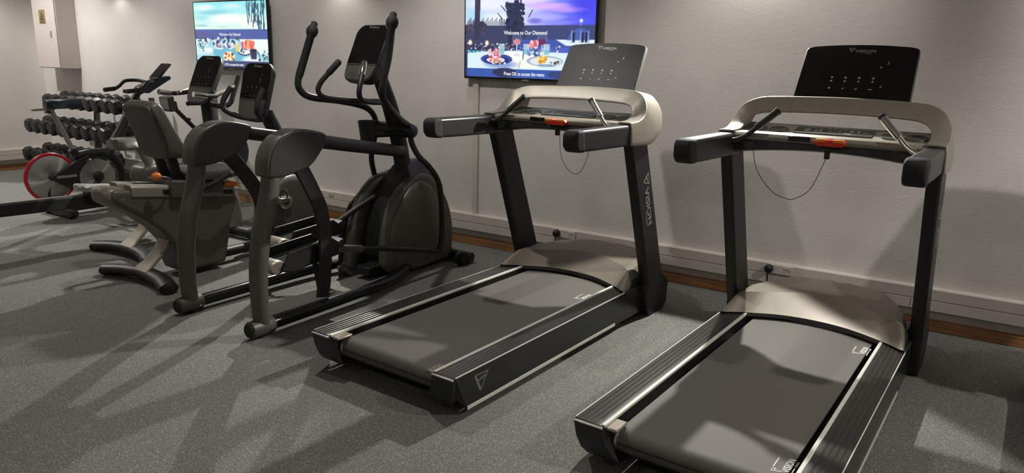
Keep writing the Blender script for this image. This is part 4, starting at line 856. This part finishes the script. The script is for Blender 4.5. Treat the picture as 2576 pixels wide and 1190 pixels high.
# ------------------------------------------------------------------ light and camera
def spot(x, y, z, power, ang, blend=.5, r=.04, aim=(0, 0, -1), col=(1, .93, .84)):
    l = bpy.data.lights.new('lamp_or_fill', 'SPOT'); l.energy = power; l.spot_size = rad(ang); l.spot_blend = blend; l.shadow_soft_size = r; l.color = col
    o = bpy.data.objects.new('lamp_or_fill', l); COL.objects.link(o); o.location = (x, y, z); o.rotation_euler = V(aim).to_track_quat('-Z', 'Y').to_euler(); return o
for x, p in ((-8.15, 190), (-4.75, 260), (-1.34, 260), (2.06, 260)):       # wall spotlights just above the frame: a beam into the room and a faint spill on the wall
    spot(x, 4.5, 2.10, p, 78, .12, .018, (0, -.788, -.616), (1, .985, .93))
    spot(x, 4.5, 2.12, 3.0, 150, .5, .02, (0, -.3, -1), (1, .97, .86))
for x, p in ((-8.8, 260), (-3.35, 120), (2.38, 270)): spot(x, 2.81, 3.25, p, 126, .4, .035, (0, 0, -1), (1, .975, .94))
for x, p in ((-9.2, 100), (-7.2, 85), (-5.2, 70), (-3.2, 55), (-1.2, 115), (.8, 160), (2.8, 140)): spot(x, 3.9, 3.28, p, 66, .7, .20, (0, .74, -1.1), (1, .97, .94))  # added wall-wash row, no known fittings, only there to brighten the back wall
for x in (-8, -3, 2): spot(x, -1.2, 3.2, 30, 160, .6, .12, (0, .45, -1), (1, .975, .94))  # added weak fill from behind the camera, not known lamps
w = bpy.data.worlds.new('room_air'); sc.world = w; w.use_nodes = True
w.node_tree.nodes['Background'].inputs['Color'].default_value = (.9, .92, 1, 1); w.node_tree.nodes['Background'].inputs['Strength'].default_value = .05

cam = bpy.data.cameras.new('camera'); co = bpy.data.objects.new('camera', cam); COL.objects.link(co)
f, yaw, pitch, roll = 1843.62, -.57534, -.235906, .023306
cy, sy, cp, sp = math.cos(yaw), math.sin(yaw), math.cos(pitch), math.sin(pitch)
fwd = V((sy*cp, cy*cp, sp)); rgt = V((cy, -sy, 0)); upv = rgt.cross(fwd)
r2 = rgt*math.cos(roll)+upv*math.sin(roll); u2 = upv*math.cos(roll)-rgt*math.sin(roll)
co.matrix_world = Matrix(((r2.x, u2.x, -fwd.x, 0), (r2.y, u2.y, -fwd.y, 0), (r2.z, u2.z, -fwd.z, 1.45), (0, 0, 0, 1)))
cam.sensor_width = 36; cam.sensor_fit = 'HORIZONTAL'; cam.lens = f*36/2576; cam.clip_start = .05
sc.camera = co
sc.view_settings.view_transform = 'Standard'; sc.view_settings.look = 'None'; sc.view_settings.exposure = 0
